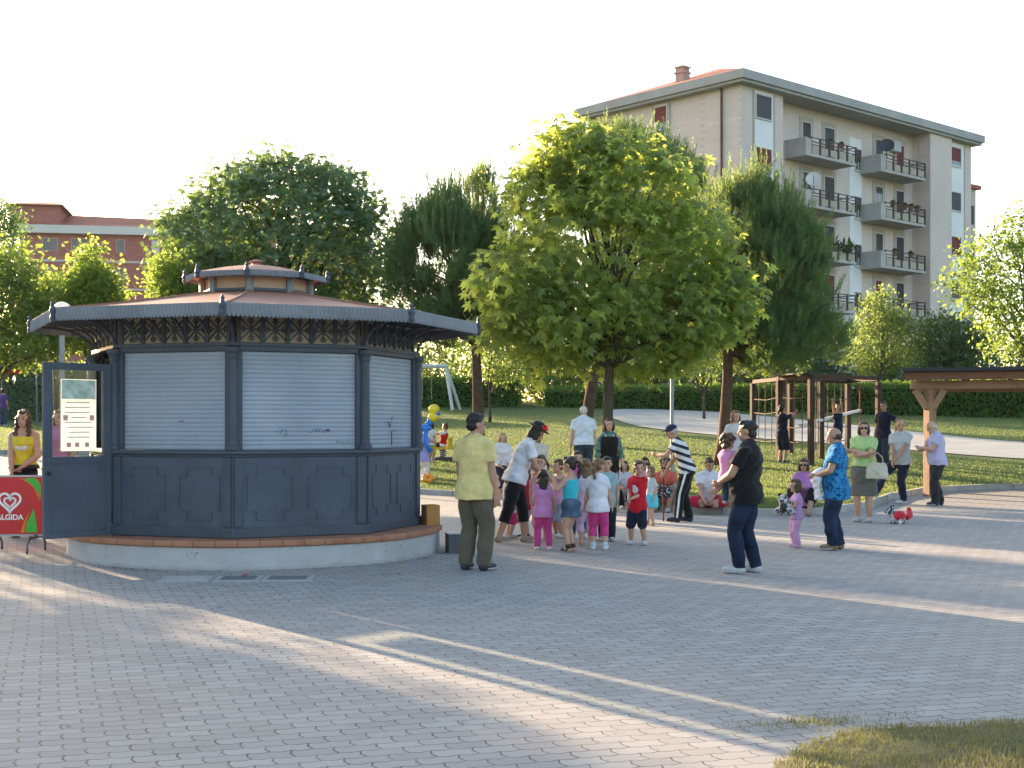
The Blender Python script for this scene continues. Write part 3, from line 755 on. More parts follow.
ST = 3.02
def strip(mt, d, pxa, pxb, wa, wb, ys, blinds, drops, y=0):
    u0, u1 = pu(pxa, d), pu(pxb, d); m = MB(); fb(m, mt, u0, u1, y + .002, y + .03, .5, ZE_A - .12); m.build('spandrel_strip', SPAN, AB)
    m = MB(); fb(m, mt, u0 - .12, u0, y + .002, y + .07, .5, ZE_A - .12); fb(m, mt, u1, u1 + .12, y + .002, y + .07, .5, ZE_A - .12); m.build('strip_jamb', M('jamb_stone', (.45, .38, .34), .8, .1), AB)
    a, b_ = pu(wa, d), pu(wb, d); um = (a + b_) / 2
    z1 = pz(ys[0], um, d); z0 = pz(ys[1], um, d); h_ = z1 - z0
    for i, (bl, dr) in enumerate(zip(blinds, drops)):
        zt_ = z1 - ST * i
        window(mt, a, b_, zt_ - h_, zt_, y + .032, bl, dr)
strip(mR, DR, 754, 773, 755.5, 770.5, (96, 119), [GREYB, REDB, GREYB, REDB, GREYB, REDB], [1, .94, .8, 1, 1, 1])
strip(mL, DLf, 668.5, 654, 667, 655.5, (107, 130), [REDB, GREYB, REDB, REDB, GREYB, REDB], [.68, 1, .8, 1, 1, 1])
strip(mR, DR, 948, 963.5, 949.5, 960, (148, 166), [REDB, GREYB, REDB, GREYB, REDB, GREYB], [.72, 1, 1, .9, 1, 1])
for px, d, mt in ((722, DLf, mL), (590.5, DLf, mL)):
    u = pu(px, d); m = MB(); m.tube([mt @ Vector((u, .07, .2)), mt @ Vector((u, .07, ZE_A))], .07, 6); m.build('drainpipe', PIPE, AB)
# stair strip with dark windows between the two balcony stacks
u0, u1 = pu(849, DR, -rec), pu(861, DR, -rec); m = MB(); fb(m, mR, u0, u1, -rec + .002, -rec + .04, .5, ZE_A - 1.1); m.build('spandrel_strip', SPAN, AB)
us0, us1 = pu(854.5, DR, -rec), pu(860.5, DR, -rec)
for i in range(5):
    z1 = pz(149, us0, DR, -rec) - ST * i
    window(mR, us0, us1, z1 - 1.35, z1, -rec + .042, DKB, .6)
u0, u1 = pu(917, DR, -rec), pu(925, DR, -rec); m = MB(); fb(m, mR, u0, u1, -rec + .002, -rec + .04, .5, ZE_A - .1); m.build('spandrel_strip', SPAN, AB)
# balconies -------------------------------------------------------------------
def balcony(pxa, pxb, wins, k, plants=None):
    off = .75
    u0, u1 = pu(pxa, DR, off), pu(pxb, DR, off)
    return u0, u1
specs = {'A': (806, 856.5, (802, 810), (824, 833.5), 155.5), 'B': (881, 925.5, (875, 882), (895.5, 903), 171.5)}
for key, (pxa, pxb, wn, dr_, ybot) in specs.items():
    off = .55
    u0, u1 = pu(pxa, DR, off), pu(pxb, DR, off)
    zb = pz(ybot, u0, DR, off)
    for i in range(5):
        z = zb - ST * i
        if z < 1: continue
        m = MB(); fb(m, mR, u0, u1, -rec + .002, off, z + .04, z + .2)
        b = m.build('balcony', BALC, AB)
        m = MB(); fb(m, mR, u0, u0 + .10, -rec + .003, off - .001, z + .2, z + 1.12); fb(m, mR, u0 + .1, u0 + .55, off - .10, off - .001, z + .2, z + 1.08); m.build('side_wall', BALC, b)
        m = MB(); n = 5; a0 = u0 + .55
        for q in range(n + 1):
            x = a0 + (u1 - a0) * q / n; fb(m, mR, x - .05, x + .05, off - .08, off - .005, z + .2, z + 1.2)
        for zz in (.72, .9, 1.14): fb(m, mR, a0, u1, off - .06, off - .02, z + zz, z + zz + .05)
        for zz in (.3, .72, 1.14): fb(m, mR, u1 - .06, u1 - .01, -rec + .1, off - .02, z + zz, z + zz + .05)
        m.build('railing', BRAIL, b)
        m = MB()
        for q in range(n):
            x0, x1 = a0 + (u1 - a0) * (q + .14) / n, a0 + (u1 - a0) * (q + .86) / n; fb(m, mR, x0, x1, off - .055, off - .03, z + .26, z + .66)
        m.build('parapet_panel', BPAN, b)
        # window and door behind
        a, c_ = pu(wn[0], DR, -rec), pu(wn[1], DR, -rec)
        fr_ = MB(); fb(fr_, mR, a - .3, c_ + .3, -rec + .002, -rec + .03, z + .2, z + 2.85); 
        d0, d1 = pu(dr_[0], DR, -rec), pu(dr_[1], DR, -rec); fb(fr_, mR, d0 - .25, d1 + .25, -rec + .002, -rec + .03, z + .2, z + 2.85); fr_.build('light_panel', M('pale_render', (.44, .38, .33), .85, .08, 1), AB)
        opt = {('A', 0): (DKB, 1, GREYB, 1), ('A', 1): (GREYB, 1, DKB, 1), ('A', 2): (GREYB, .35, DKB, 1), ('A', 3): (REDB, .8, REDB, 1), ('B', 0): (GREYB, 1, REDB, .6), ('B', 1): (GREYB, .3, DKB, 1), ('B', 2): (DKB, 1, DKB, 1), ('B', 3): (REDB, 1, DKB, 1)}.get((key, i), (REDB, 1, DKB, 1))
        window(mR, a, c_, z + 1.15, z + 2.5, -rec + .032, opt[0], opt[1]); window(mR, d0, d1, z + .22, z + 2.5, -rec + .032, opt[2], opt[3])
        if key == 'B': window(mR, pu(919.5, DR, -rec), pu(923.5, DR, -rec), z + 1.2, z + 2.4, -rec + .042, DKB, 1)
        SP_ = (key, i)
        if SP_ in (('A', 1), ('B', 0)):
            px_ = 815 if key == 'A' else 888
            c0 = mR @ Vector((pu(px_, DR, off), off - .1, z + 1.75)); 
            e = MB(); ax = Vector((-.2, -.9, .35)).normalized(); rot = ax.to_track_quat('Z', 'Y').to_matrix()
            e.lathe([(.02, -.14), (.25, -.09), (.44, .0), (.47, .05), (.43, .02), (.24, -.06), (.02, -.10)], 18); v_ = [rot @ Vector(p) for p in e.v]
            dsh = empty('satellite_dish', CA + Vector((0, 0, BZ)) + c0, 0, 'white satellite dish on a balcony of the beige block' if key == 'A' else 'dark grey satellite dish on a top floor balcony of the beige block', 'satellite dish')
            MB().add(v_, e.f).build('dish', M('dish_%s' % key, (.62, .60, .57) if key == 'A' else (.05, .055, .07), .5, .05), dsh, smooth_shade=True)
            e = MB(); e.tube([rot @ Vector((0, -.4, 0)), rot @ Vector((0, -.1, .45)), rot @ Vector((0, 0, .42))], .018, 5); e.tube([Vector((0, 0, -.1)), Vector((.05, .12, -.45)), Vector((.05, .12, -.75))], .03, 5); e.build('mount', BRAIL, dsh)
        pl_ = {('A', 2): ('tall palm in a pot on a balcony of the beige block', (838, 848, 853), 1.35, (.06, .10, .03)), ('B', 1): ('green trailing plants along a balcony rail of the beige block', (897, 903, 909, 915, 921), .35, (.07, .10, .03)), ('B', 2): ('sparse balcony plant on the third balcony of the right stack', (899, 915), .3, (.05, .09, .03)), ('A', 0): ('small dark plant on the top left balcony', (835, 846), .3, (.05, .07, .04))}.get(SP_)
        if pl_:
            e = empty('potted_plant', CA + Vector((0, 0, BZ)) + (mR @ Vector((pu(pl_[1][0], DR, off), off - .3, z + .2))), 0, pl_[0], 'plant'); rg_ = np.random.default_rng(i + 5); o0 = mR @ Vector((pu(pl_[1][0], DR, off), 0, 0))
            V = []; pt = MB()
            for px_ in pl_[1]:
                q0 = (mR @ Vector((pu(px_, DR, off), 0, 0))) - o0
                zz = .85 if pl_[2] < 1 else .3
                pt.lathe([(.12, zz - .05), (.17, zz + .22)], 8, q0)
                for _ in range(40):
                    a_ = rg_.uniform(0, 6.28); L = pl_[2] * rg_.uniform(.5, 1.1); el = rg_.uniform(.1, 1.4); d_ = Vector((math.cos(a_) * math.cos(el), math.sin(a_) * math.cos(el), math.sin(el)))
                    b0 = q0 + Vector((0, 0, zz + .2)); s_ = Vector((-math.sin(a_), math.cos(a_), 0)) * .07
                    V += [b0, b0 + d_ * L * .6 + s_, b0 + d_ * L - Vector((0, 0, L * .25)), b0 + d_ * L * .6 - s_]
            np_mesh('leaves', V, np.arange(len(V)).reshape(-1, 4), leafmat('plant_leaf', (.04, .08, .02), (.10, .15, .04), (.2, .3, .05), .3), e); pt.build('pot', M('terracotta_pot', (.30, .12, .07), .8, .1), e)
ac = MB(); fb(ac, mR, pu(889, DR, -rec), pu(896, DR, -rec), -rec + .03, -rec + .4, ZE_A - 1.4, ZE_A - .7); ac.build('air_conditioner', M('ac_white', (.45, .44, .43), .6, .1), AB)
# small pale block peeping out behind ----------------------------------------
DB = 104.0; X0 = X_at(936, DB); e = empty('apartment_building', (X0, DB, 1), R(40), 'narrow pale building edge with dark windows behind the beige block', 'building')
zt_ = Z_at(190, DB) - 1
MB().box((.6, 0, zt_ / 2), (3.4, 4, zt_)).build('wall', M('pale_wall', (.50, .43, .38), .9, .08, .6), e)
MB().box((.6, 0, zt_ + .15), (4.0, 4.6, .3)).build('roof', TILE, e)
for i in range(6):
    MB().box((1.5, -2.02, zt_ - 2.0 - 3.05 * i), (.9, .1, 1.4)).build('window', DKB, e)
    m = MB(); m.box((2.31, -1.0, zt_ - 2.0 - 3.05 * i), (.06, 1.0, 1.4)); m.build('window', DKB, e)
    MB().box((2.6, .9, zt_ - 3.0 - 3.05 * i), (.6, 1.6, .9)).build('balcony', BALC, e)

# ================================================================ red brick building, far left
t = NT('red_brick'); co = t.coords(); s3 = t.n('ShaderNodeSeparateXYZ'); t.l(co, s3.inputs[0])
cb = t.n('ShaderNodeCombineXYZ'); t.l(t.math('ADD', s3.outputs[0], s3.outputs[1]), cb.inputs[0]); t.l(s3.outputs[2], cb.inputs[1])
br = t.n('ShaderNodeTexBrick'); t.l(cb.outputs[0], br.inputs['Vector']); br.inputs['Scale'].default_value = 1; br.inputs['Brick Width'].default_value = .5; br.inputs['Row Height'].default_value = .16; br.inputs['Mortar Size'].default_value = .012
br.inputs['Color1'].default_value = (.30, .095, .085, 1); br.inputs['Color2'].default_value = (.37, .14, .12, 1); br.inputs['Mortar'].default_value = (.30, .13, .11, 1)
c = t.mix(t.math('MULTIPLY', t.ramp(t.noise(co, .12, 4), .4, .7), .3), br.outputs['Color'], (.36, .16, .12)); t.pbsdf(c, .9, 0, None, .2); REDBR = t.m
DBk = 150.0
px0 = X_at(20, DBk); e = empty('brick_building', (px0, DBk, 2), R(10), 'long red brick building with white string courses beyond the left trees', 'building')
ze = Z_at(233, DBk) - 2; Lb = 38
MB().box((Lb / 2, 6, ze / 2), (Lb, 12, ze)).build('wall', REDBR, e)
m = MB(); m.box((Lb / 2 - .0, 6, ze + .45), (Lb + 1.6, 13.6, .9)); m.build('eave', M('eave_white', (.55, .52, .50), .8, .08, .6), e)
for z in (ze - 3.0, ze - 6.1, ze - 9.2): MB().box((Lb / 2, 5.9, z), (Lb + .1, 12.1, .26)).build('string_course', M('course_white', (.50, .40, .38), .8, .06, .6), e)
m = MB(); v = [(-.8, -.8, ze + .91), (Lb + .8, -.8, ze + .91), (Lb + .8, 12.8, ze + .91), (-.8, 12.8, ze + .91), (5, 6, ze + 3.0), (Lb - 5, 6, ze + 2.4)]
m.add(v, [(0, 1, 5, 4), (1, 2, 5), (2, 3, 4, 5), (3, 0, 4), (3, 2, 1, 0)]); rf = m.build('roof', TILE, e)
m = MB(); m.box((1.6, 4, ze + 1.5), (5.2, 9, 3.1)); m.build('stair_tower', REDBR, e)
m = MB(); m.add([(-1.6, -1.2, ze + 3.06), (4.8, -1.2, ze + 3.06), (4.8, 9.2, ze + 3.06), (-1.6, 9.2, ze + 3.06), (.6, 4, ze + 4.1), (3.6, 4, ze + 4.1)], [(0, 1, 5, 4), (1, 2, 5), (2, 3, 4, 5), (3, 0, 4), (3, 2, 1, 0)]); m.build('tower_roof', TILE, e)
GW = M('grey_shutter', (.17, .15, .16), .6, .15)
for i, z in enumerate((ze - 1.2, ze - 4.4, ze - 7.5)):
    for (x, w_) in ((3.2, 1.7), (6.4, 1.9), (10.8, 1.0), (14.6, .95), (19.0, 2.0), (23, 1.0), (27, 1.9)):
        o = MB().box((x, -.02, z), (w_, .12, 1.5)).build('window', M('window_trim', (.42, .30, .26), .8, .08), e)
        MB().box((x, -.06, z), (w_ - .2, .1, 1.3)).build('shutter', GW if (x != 14.6 or i) else WFRAME, o)
for x in (.35, 3.9 - 4.6): MB().tube([(x, -.15, 0), (x, -.15, ze + .4)], .14, 6).build('drainpipe', PIPE, e)
MB().box((18, 4, ze + 2.9), (1.6, 1, .9)).build('chimney', M('eave_white', (.55, .52, .5)), e)
# ================================================================ trees and shrubs
BARK = M('bark', (.085, .068, .052), .95, .3, 9, bump=.9, bscale=26, spec=.1)
BARKP = M('pine_bark', (.115, .075, .055), .95, .35, 7, bump=1.0, bscale=18, spec=.1)
def unit(v): return v / np.maximum(np.linalg.norm(v, axis=-1, keepdims=True), 1e-9)
def rhombs(P, D, S, L, W, fold=.0):
    """leaf blades: base P, direction D (unit), side S (unit), length L, width W -> 4-corner faces"""
    L = np.asarray(L)[:, None]; W = np.asarray(W)[:, None]
    N = np.cross(D, S)
    m = P + D * L * .55
    V = np.stack([P, m + S * W * .5 + N * L * fold, P + D * L, m - S * W * .5 + N * L * fold], 1)
    return V.reshape(-1, 3)
def rand_dir(rg, n): return unit(rg.normal(size=(n, 3)))
def env_points(rg, env, n, shell=.55):
    """points in a set of ellipsoids (cx,cy,cz,rx,ry,rz,weight), biased to the outside; also their outward direction"""
    wts = np.array([e[6] for e in env], float); wts /= wts.sum(); out = []; nr = []
    while len(out) < n:
        e = env[rg.choice(len(env), p=wts)]; c = np.array(e[:3]); r = np.array(e[3:6])
        d = rand_dir(rg, 1)[0]; s = rg.uniform(0, 1) ** (1 / 3.0); s = s if rg.random() > shell else rg.uniform(.78, 1.03)
        p = c + d * r * s; inside = False
        for q in env:
            if q is e: continue
            if np.sum(((p - np.array(q[:3])) / np.array(q[3:6])) ** 2) < .45: inside = True
        if inside and rg.random() < .8: continue
        out.append(p); nr.append(d)
    return np.array(out), np.array(nr)
def trunk_mesh(rg, base_r, H, lean, targets, fork, top_frac=.8, wob=.06):
    m = MB(); n = 9; pts = []; rs = []
    ph = rg.uniform(0, 6.28)
    for i in range(n):
        f = i / (n - 1)
        pts.append(Vector((lean[0] * f * H + wob * H * .3 * math.sin(f * 4 + ph) * f, lean[1] * f * H + wob * H * .3 * math.cos(f * 3.3 + ph) * f, f * H * top_frac)))
        rs.append(base_r * (1.35 if i == 0 else 1) * (1 - f * .82) + .012)
    m.tube(pts, rs, 9)
    for tg in targets:
        tg = Vector(tg); f = rg.uniform(fork, .92); k = f * (n - 1); i = min(int(k), n - 2); p0 = pts[i].lerp(pts[i + 1], k - i)
        if tg.z < p0.z + .1:
            f = fork; k = f * (n - 1); i = min(int(k), n - 2); p0 = pts[i].lerp(pts[i + 1], k - i)
        mid = p0.lerp(tg, .5) + Vector((0, 0, (tg - p0).length * .12)); r0 = rs[i] * .5
        m.tube([p0, p0.lerp(mid, .5), mid, mid.lerp(tg, .6), tg], [r0, r0 * .8, r0 * .55, r0 * .35, .008], 6)
    return m
def broad_tree(name, loc, base_r, H, env, label, cat, leaf, mat, n_cl, per_cl, cl_r, seed, group=None, lean=(0, 0), fork=.35, palmate=False, flat=.35, ntarg=22, bark=None, top_frac=.8):
    rg = np.random.default_rng(seed); rt = empty(name, loc, 0, label, cat, group)
    C, ND = env_points(rg, env, n_cl)
    tg = C[rg.choice(len(C), min(ntarg, len(C)), replace=False)]
    trunk_mesh(rg, base_r, H, lean, tg, fork, top_frac).build('trunk', bark or BARK, rt, smooth_shade=True)
    n = n_cl * per_cl
    cr = np.repeat(cl_r * rg.uniform(.6, 1.35, n_cl), per_cl)[:, None]
    off = rg.normal(size=(n, 3)) * np.array([.5, .5, flat]); P = np.repeat(C, per_cl, 0) + off * cr
    out = unit(off + np.repeat(ND, per_cl, 0) * .6)
    if palmate:
        # hand-shaped leaves: leaflets spread and drooping round a stalk end
        k = 6; D0 = unit(out * .7 + rg.normal(size=(n, 3)) * .45 + np.array([0, 0, -.25])); N0 = unit(np.cross(D0, rand_dir(rg, n))); N0[N0[:, 2] < 0] *= -1; N0 = unit(N0 + np.array([0, 0, .6])); B0 = unit(np.cross(N0, D0)); T0 = np.cross(B0, N0)
        Vs = []
        size = leaf * rg.uniform(.7, 1.25, n)
        for j in range(k):
            a = -1.9 + 3.8 * j / (k - 1); d = unit(T0 * math.cos(a) + B0 * math.sin(a) - N0 * .6); s = unit(np.cross(d, N0)); ll = size * (1 - .28 * abs(a) / 1.9)
            Vs.append(rhombs(P, d, s, ll, ll * .33, .04).reshape(n, 4, 3))
        V = np.concatenate(Vs, 1).reshape(-1, 3)
        # join the leaflets of one leaf at its stalk so it is one island with one tint
        F = np.arange(n * k * 4).reshape(-1, 4); F[:, 0] = np.repeat(np.arange(n) * k * 4, k)
        np_mesh('crown', V, F, mat, rt)
    else:
        D = unit(out * .6 + rg.normal(size=(n, 3)) * .6 + np.array([0, 0, -.15])); S = unit(np.cross(D, rand_dir(rg, n) + np.array([0, 0, .8]))); L = leaf * rg.uniform(.6, 1.35, n)
        V = rhombs(P, D, S, L, L * .62, .06); np_mesh('crown', V, np.arange(n * 4).reshape(-1, 4), mat, rt)
    return rt
def pine_tree(loc, base_r, H, env, label, seed, n_sh=1500, lean=(0, 0), candle=1.0, group=None, mat=None, top_frac=.8, fork=.52):
    rg = np.random.default_rng(seed); rt = empty('pine_tree', loc, 0, label, 'pine tree', group)
    ncl = max(60, n_sh // 27); CC, CN = env_points(rg, env, ncl, .65); pick = rg.integers(0, ncl, n_sh)      # tufts at the branch ends
    off = rg.normal(size=(n_sh, 3)) * np.array([.16, .16, .15]) * rg.uniform(.6, 1.7, ncl)[pick][:, None]
    C = CC[pick] + off; ND = unit(CN[pick] + unit(off) * .7)
    zc = env[0][2]; tg = C[rg.choice(len(C), 40, replace=False)]
    trunk_mesh(rg, base_r, H, lean, tg, fork, top_frac).build('trunk', BARKP, rt, smooth_shade=True)
    ax = unit(ND * .55 + np.array([0, 0, .75]) + rg.normal(size=(n_sh, 3)) * .18)
    up = np.clip((ND[:, 2] + .25), 0, 1)
    L = (.30 + .38 * up * rg.uniform(.4, 1.2, n_sh)) * candle
    ax = unit(ax + np.array([0, 0, 1.0]) * up[:, None])
    k = 30; f = np.tile(np.linspace(0, 1, k), n_sh); A = np.repeat(ax, k, 0); P0 = np.repeat(C, k, 0) + A * (np.repeat(L, k) * f)[:, None]
    rad = rand_dir(rg, n_sh * k); rad = unit(rad - A * np.sum(rad * A, 1)[:, None]); D = unit(A * .95 + rad * (.62 - .25 * np.repeat(up, k))[:, None]); S = unit(np.cross(D, rand_dir(rg, n_sh * k)))
    LL = .185 * rg.uniform(.7, 1.2, n_sh * k) * (1 - .45 * f * (np.repeat(up, k)))
    V = rhombs(P0, D, S, LL, np.full(n_sh * k, .022)); V = V.reshape(n_sh, k * 4, 3)
    F = np.arange(n_sh * k * 4).reshape(n_sh, k, 4); F[:, 1:, 0] = F[:, :1, 0]      # share one vertex per shoot: one tint per shoot
    # keep every needle at its place on the shoot: a short woody axis links them instead
    F2 = np.arange(n_sh * k * 4).reshape(-1, 4)
    V = V.reshape(-1, 3)
    # this year's upright shoots standing out of the upper crown
    nc = int(n_sh * .11); Q, QN = env_points(rg, env, nc * 3, 1.0); keep = np.argsort(-(QN[:, 2] + rg.uniform(-.35, .35, len(QN))))[:nc]; Q = Q[keep]; QN = QN[keep]
    al = unit(np.array([0, 0, 1.0]) + QN * .28 + rg.normal(size=(nc, 3)) * .07); Lc = rg.uniform(.35, .85, nc); k2 = 36
    f = np.tile(np.linspace(0, 1, k2), nc); A2 = np.repeat(al, k2, 0); P2 = np.repeat(Q, k2, 0) + A2 * (np.repeat(Lc, k2) * f)[:, None]
    r2 = rand_dir(rg, nc * k2); r2 = unit(r2 - A2 * np.sum(r2 * A2, 1)[:, None]); D2 = unit(A2 * 1.0 + r2 * .38); S2 = unit(np.cross(D2, rand_dir(rg, nc * k2)))
    V2 = rhombs(P2, D2, S2, .13 * rg.uniform(.7, 1.2, nc * k2) * (1 - .4 * f), np.full(nc * k2, .022))
    F2 = np.arange(len(V) // 4 * 4).reshape(-1, 4); np_mesh('crown', V, F2, mat or NEEDLE, rt)
    np_mesh('young_shoots', V2, np.arange(len(V2)).reshape(-1, 4), SHOOT, rt)
    return rt
CHEST = leafmat('chestnut_leaf', (.062, .122, .052), (.135, .205, .085), (.62, .70, .13), .58, .45)
DARKL = leafmat('dark_leaf', (.048, .115, .066), (.105, .185, .10), (.28, .42, .09), .36, .45)
MAPLE = leafmat('maple_leaf', (.075, .11, .022), (.16, .19, .04), (.40, .54, .09), .52, .5)
POPL = leafmat('poplar_leaf', (.08, .11, .03), (.17, .19, .06), (.36, .48, .11), .48, .5)
SHRUB = leafmat('shrub_leaf', (.034, .085, .04), (.085, .155, .065), (.20, .26, .035), .38, .45)
SHRUBL = leafmat('shrub_leaf_light', (.055, .105, .032), (.12, .18, .05), (.34, .46, .08), .45, .45)
HEDGE = leafmat('hedge_leaf', (.036, .115, .032), (.12, .23, .06), (.34, .46, .05), .40, .35)
NEEDLE = leafmat('pine_needle', (.052, .115, .052), (.11, .185, .08), (.34, .46, .11), .40, .55)
SHOOT = leafmat('pine_shoot', (.075, .115, .045), (.12, .16, .06), (.34, .42, .10), .35, .55)
def gz(x, y): return ground(x, y) - .05
def place(px, Y): x = X_at(px, Y); return (x, Y, gz(x, Y))
def E(cx, cy, cz, rx, ry, rz, w=1.0): return (cx, cy, cz, rx, ry, rz, w)
# chestnut in front -------------------------------------------------
L = place(607, 31)
s = 31 / F_PX
def zrel(py, Y, loc): return Z_at(py, Y) - loc[2]
envc = []
for (px, py, rx, rz, wt_, dy) in ((600, 255, 108, 85, 2.4, 0), (545, 190, 48, 48, .8, .3), (575, 155, 42, 36, .8, 0), (630, 195, 75, 55, 1.3, -.3), (690, 250, 52, 66, 1.0, .2), (520, 285, 52, 46, .8, -.3), (512, 300, 42, 36, .55, -.6), (680, 315, 60, 40, .9, -.4), (590, 320, 80, 32, .9, -.6), (565, 140, 17, 18, .2, 0), (555, 345, 50, 30, .6, .4), (650, 350, 62, 26, .7, .3), (705, 335, 38, 30, .5, .2), (500, 325, 34, 30, .4, 0), (745, 300, 20, 26, .25, 0), (485, 270, 16, 14, .12, 0), (535, 165, 16, 12, .12, 0), (720, 285, 30, 45, .5, 0), (545, 335, 26, 22, .25, -.4)):
    envc.append(E((px - 607) * s * .94, dy, zrel(py, 31, L), rx * s * .84, rx * s * .82, rz * s * .9, wt_))
broad_tree('chestnut_tree', L, .145, 7.6, envc, 'large chestnut with sunlit yellow green hand shaped leaves on the lawn', 'tree', .22, CHEST, 680, 14, .50, 11, palmate=True, fork=.47, ntarg=46, top_frac=.75)
# pines --------------------------------------------------------------
def pine(px, Y, blobs, label, seed, n, br=.19, lean=(0, 0), H=None, **k):
    L = place(px, Y); s = Y / F_PX; env = []
    for (bx, by, rx, rz, wt_) in blobs: env.append(E((bx - px) * s, 0, zrel(by, Y, L), rx * s, rx * s * .9, rz * s, wt_))
    top = max(e[2] + e[5] for e in env)
    return pine_tree(L, br, H or top, env, label, seed, n, lean, group='park pines', **k)
pine(478, 38, ((450, 272, 50, 58, 2), (478, 225, 24, 40, .8), (420, 255, 26, 28, .6), (445, 222, 18, 24, .35), (480, 320, 42, 36, .7), (430, 300, 40, 42, .7), (498, 290, 34, 60, .6)), 'dark pine with upright pale shoots behind the kiosk roof edge', 21, 4000)
pine(722, 36, ((756, 290, 54, 66, 2), (725, 235, 44, 38, 1), (772, 245, 34, 44, .8), (800, 260, 20, 30, .35), (745, 205, 16, 20, .2), (822, 340, 18, 18, .25), (784, 322, 42, 42, .8), (722, 325, 44, 40, .8), (755, 345, 50, 26, .8), (750, 215, 24, 22, .3), (804, 305, 24, 40, .5)), 'dark dense pine right of the chestnut with its bare trunk showing', 22, 4600, fork=.5, lean=(.05, 0))
pine(583, 43, ((640, 200, 62, 60, 1.4), (610, 175, 40, 42, .8), (600, 260, 70, 70, 1)), 'tall pine with a slanting trunk rising behind the chestnut', 23, 2900, br=.21, lean=(.11, 0))
# big dark tree behind the kiosk ----------------------------------------
def tree(name, px, Y, blobs, label, cat, leaf, mat, n_cl, per, clr, seed, br=.16, dy=None, **k):
    L = place(px, Y); s = Y / F_PX; env = []
    rr = random.Random(seed)
    for (bx, by, rx, rz, wt_) in blobs: env.append(E((bx - px) * s, rr.uniform(-.3, .3) * rx * s, zrel(by, Y, L), rx * s, rx * s * .9, rz * s, wt_))
    top = max(e[2] + e[5] for e in env)
    return broad_tree(name, L, br, top, env, label, cat, leaf, mat, n_cl, per, clr, seed, **k)
tree('leafy_tree', 285, 41, ((285, 240, 88, 72, 2), (250, 205, 55, 40, 1), (320, 205, 55, 44, 1), (290, 180, 50, 26, .7), (340, 250, 50, 50, .8), (210, 245, 48, 42, .8), (190, 275, 34, 28, .4), (355, 290, 40, 40, .5), (240, 290, 60, 40, .8)), 'broad dark green tree towering behind the kiosk lantern', 'tree', .18, DARKL, 800, 17, .62, 31, br=.24, palmate=True, ntarg=40)
tree('young_maple', 95, 36, ((91, 296, 20, 30, 1.2), (89, 266, 7, 22, .35), (106, 304, 12, 24, .5), (76, 308, 14, 24, .5), (104, 288, 6, 18, .15), (94, 330, 26, 20, .8)), 'bright yellow green maple beside the red brick building', 'tree', .12, MAPLE, 330, 34, .42, 41, br=.07)
tree('young_maple', 56, 37, ((53, 296, 7, 20, .3), (50, 322, 22, 22, 1), (62, 330, 28, 18, .8)), 'low yellow green maple left of the taller bright maple', 'tree', .12, MAPLE, 150, 34, .42, 42, br=.06)
tree('young_maple', 172, 39, ((172, 292, 14, 26, .9), (166, 272, 8, 14, .25), (182, 306, 16, 20, .7), (160, 310, 10, 12, .2)), 'small pale maple between the brick building and the dark tree', 'tree', .12, MAPLE, 200, 34, .42, 43, br=.07)
tree('leafy_tree', -14, 36, ((-4, 312, 42, 52, 2), (22, 330, 32, 30, 1), (-16, 310, 40, 60, 1), (8, 276, 22, 28, .6), (30, 345, 40, 16, .5)), 'mid green tree filling the left edge above the sports fence', 'tree', .13, SHRUBL, 420, 30, .6, 44, br=.14)
tree('leafy_tree', -14, 60, ((-20, 240, 40, 42, 2), (2, 225, 14, 26, .5), (8, 255, 14, 26, .5)), 'darker tall tree behind the tree at the left edge', 'tree', .15, DARKL, 300, 26, .7, 45, br=.18)
# right edge --------------------------------------------------------------
tree('leafy_tree', 1030, 44, ((1020, 285, 46, 46, 1.6), (1000, 265, 40, 30, .8), (1015, 232, 28, 26, .6), (975, 280, 26, 16, .35), (1010, 330, 30, 30, .7), (1060, 260, 50, 70, 1.2), (985, 300, 22, 14, .3), (962, 268, 12, 7, .1)), 'sunlit tree with loose yellow green leaves at the right edge', 'tree', .15, SHRUBL, 300, 26, .62, 51, br=.15)
tree('poplar_tree', 882, 66, ((880, 340, 24, 36, 1.2), (878, 312, 13, 20, .4), (898, 345, 20, 30, .6), (864, 350, 14, 26, .5), (902, 325, 10, 16, .2)), 'slender pale green poplar in front of the beige block', 'tree', .16, POPL, 200, 32, .55, 52, br=.08)
tree('leafy_tree', 952, 68, ((950, 345, 34, 26, 1.5), (930, 350, 22, 20, .6), (970, 350, 24, 22, .6), (945, 328, 16, 10, .3)), 'round dark green tree below the last balconies of the beige block', 'tree', .2, SHRUB, 220, 26, .8, 53, br=.14)
tree('young_tree', 490, 55, ((497, 362, 20, 18, 1), (490, 345, 12, 12, .3), (508, 372, 14, 12, .4)), 'thin young tree with a light crown left of the chestnut trunks', 'tree', .14, SHRUBL, 90, 24, .5, 54, br=.05)
tree('young_tree', 704, 57, ((690, 352, 24, 18, 1), (706, 362, 20, 16, .7), (676, 360, 14, 12, .4)), 'thin young tree with a light crown beside the right pine trunk', 'tree', .14, SHRUBL, 110, 24, .5, 55, br=.05)
tree('young_tree', 785, 60, ((786, 362, 22, 20, 1), (775, 355, 14, 14, .5)), 'small dark tree behind the climbing frame', 'tree', .15, SHRUB, 110, 24, .5, 56, br=.06)
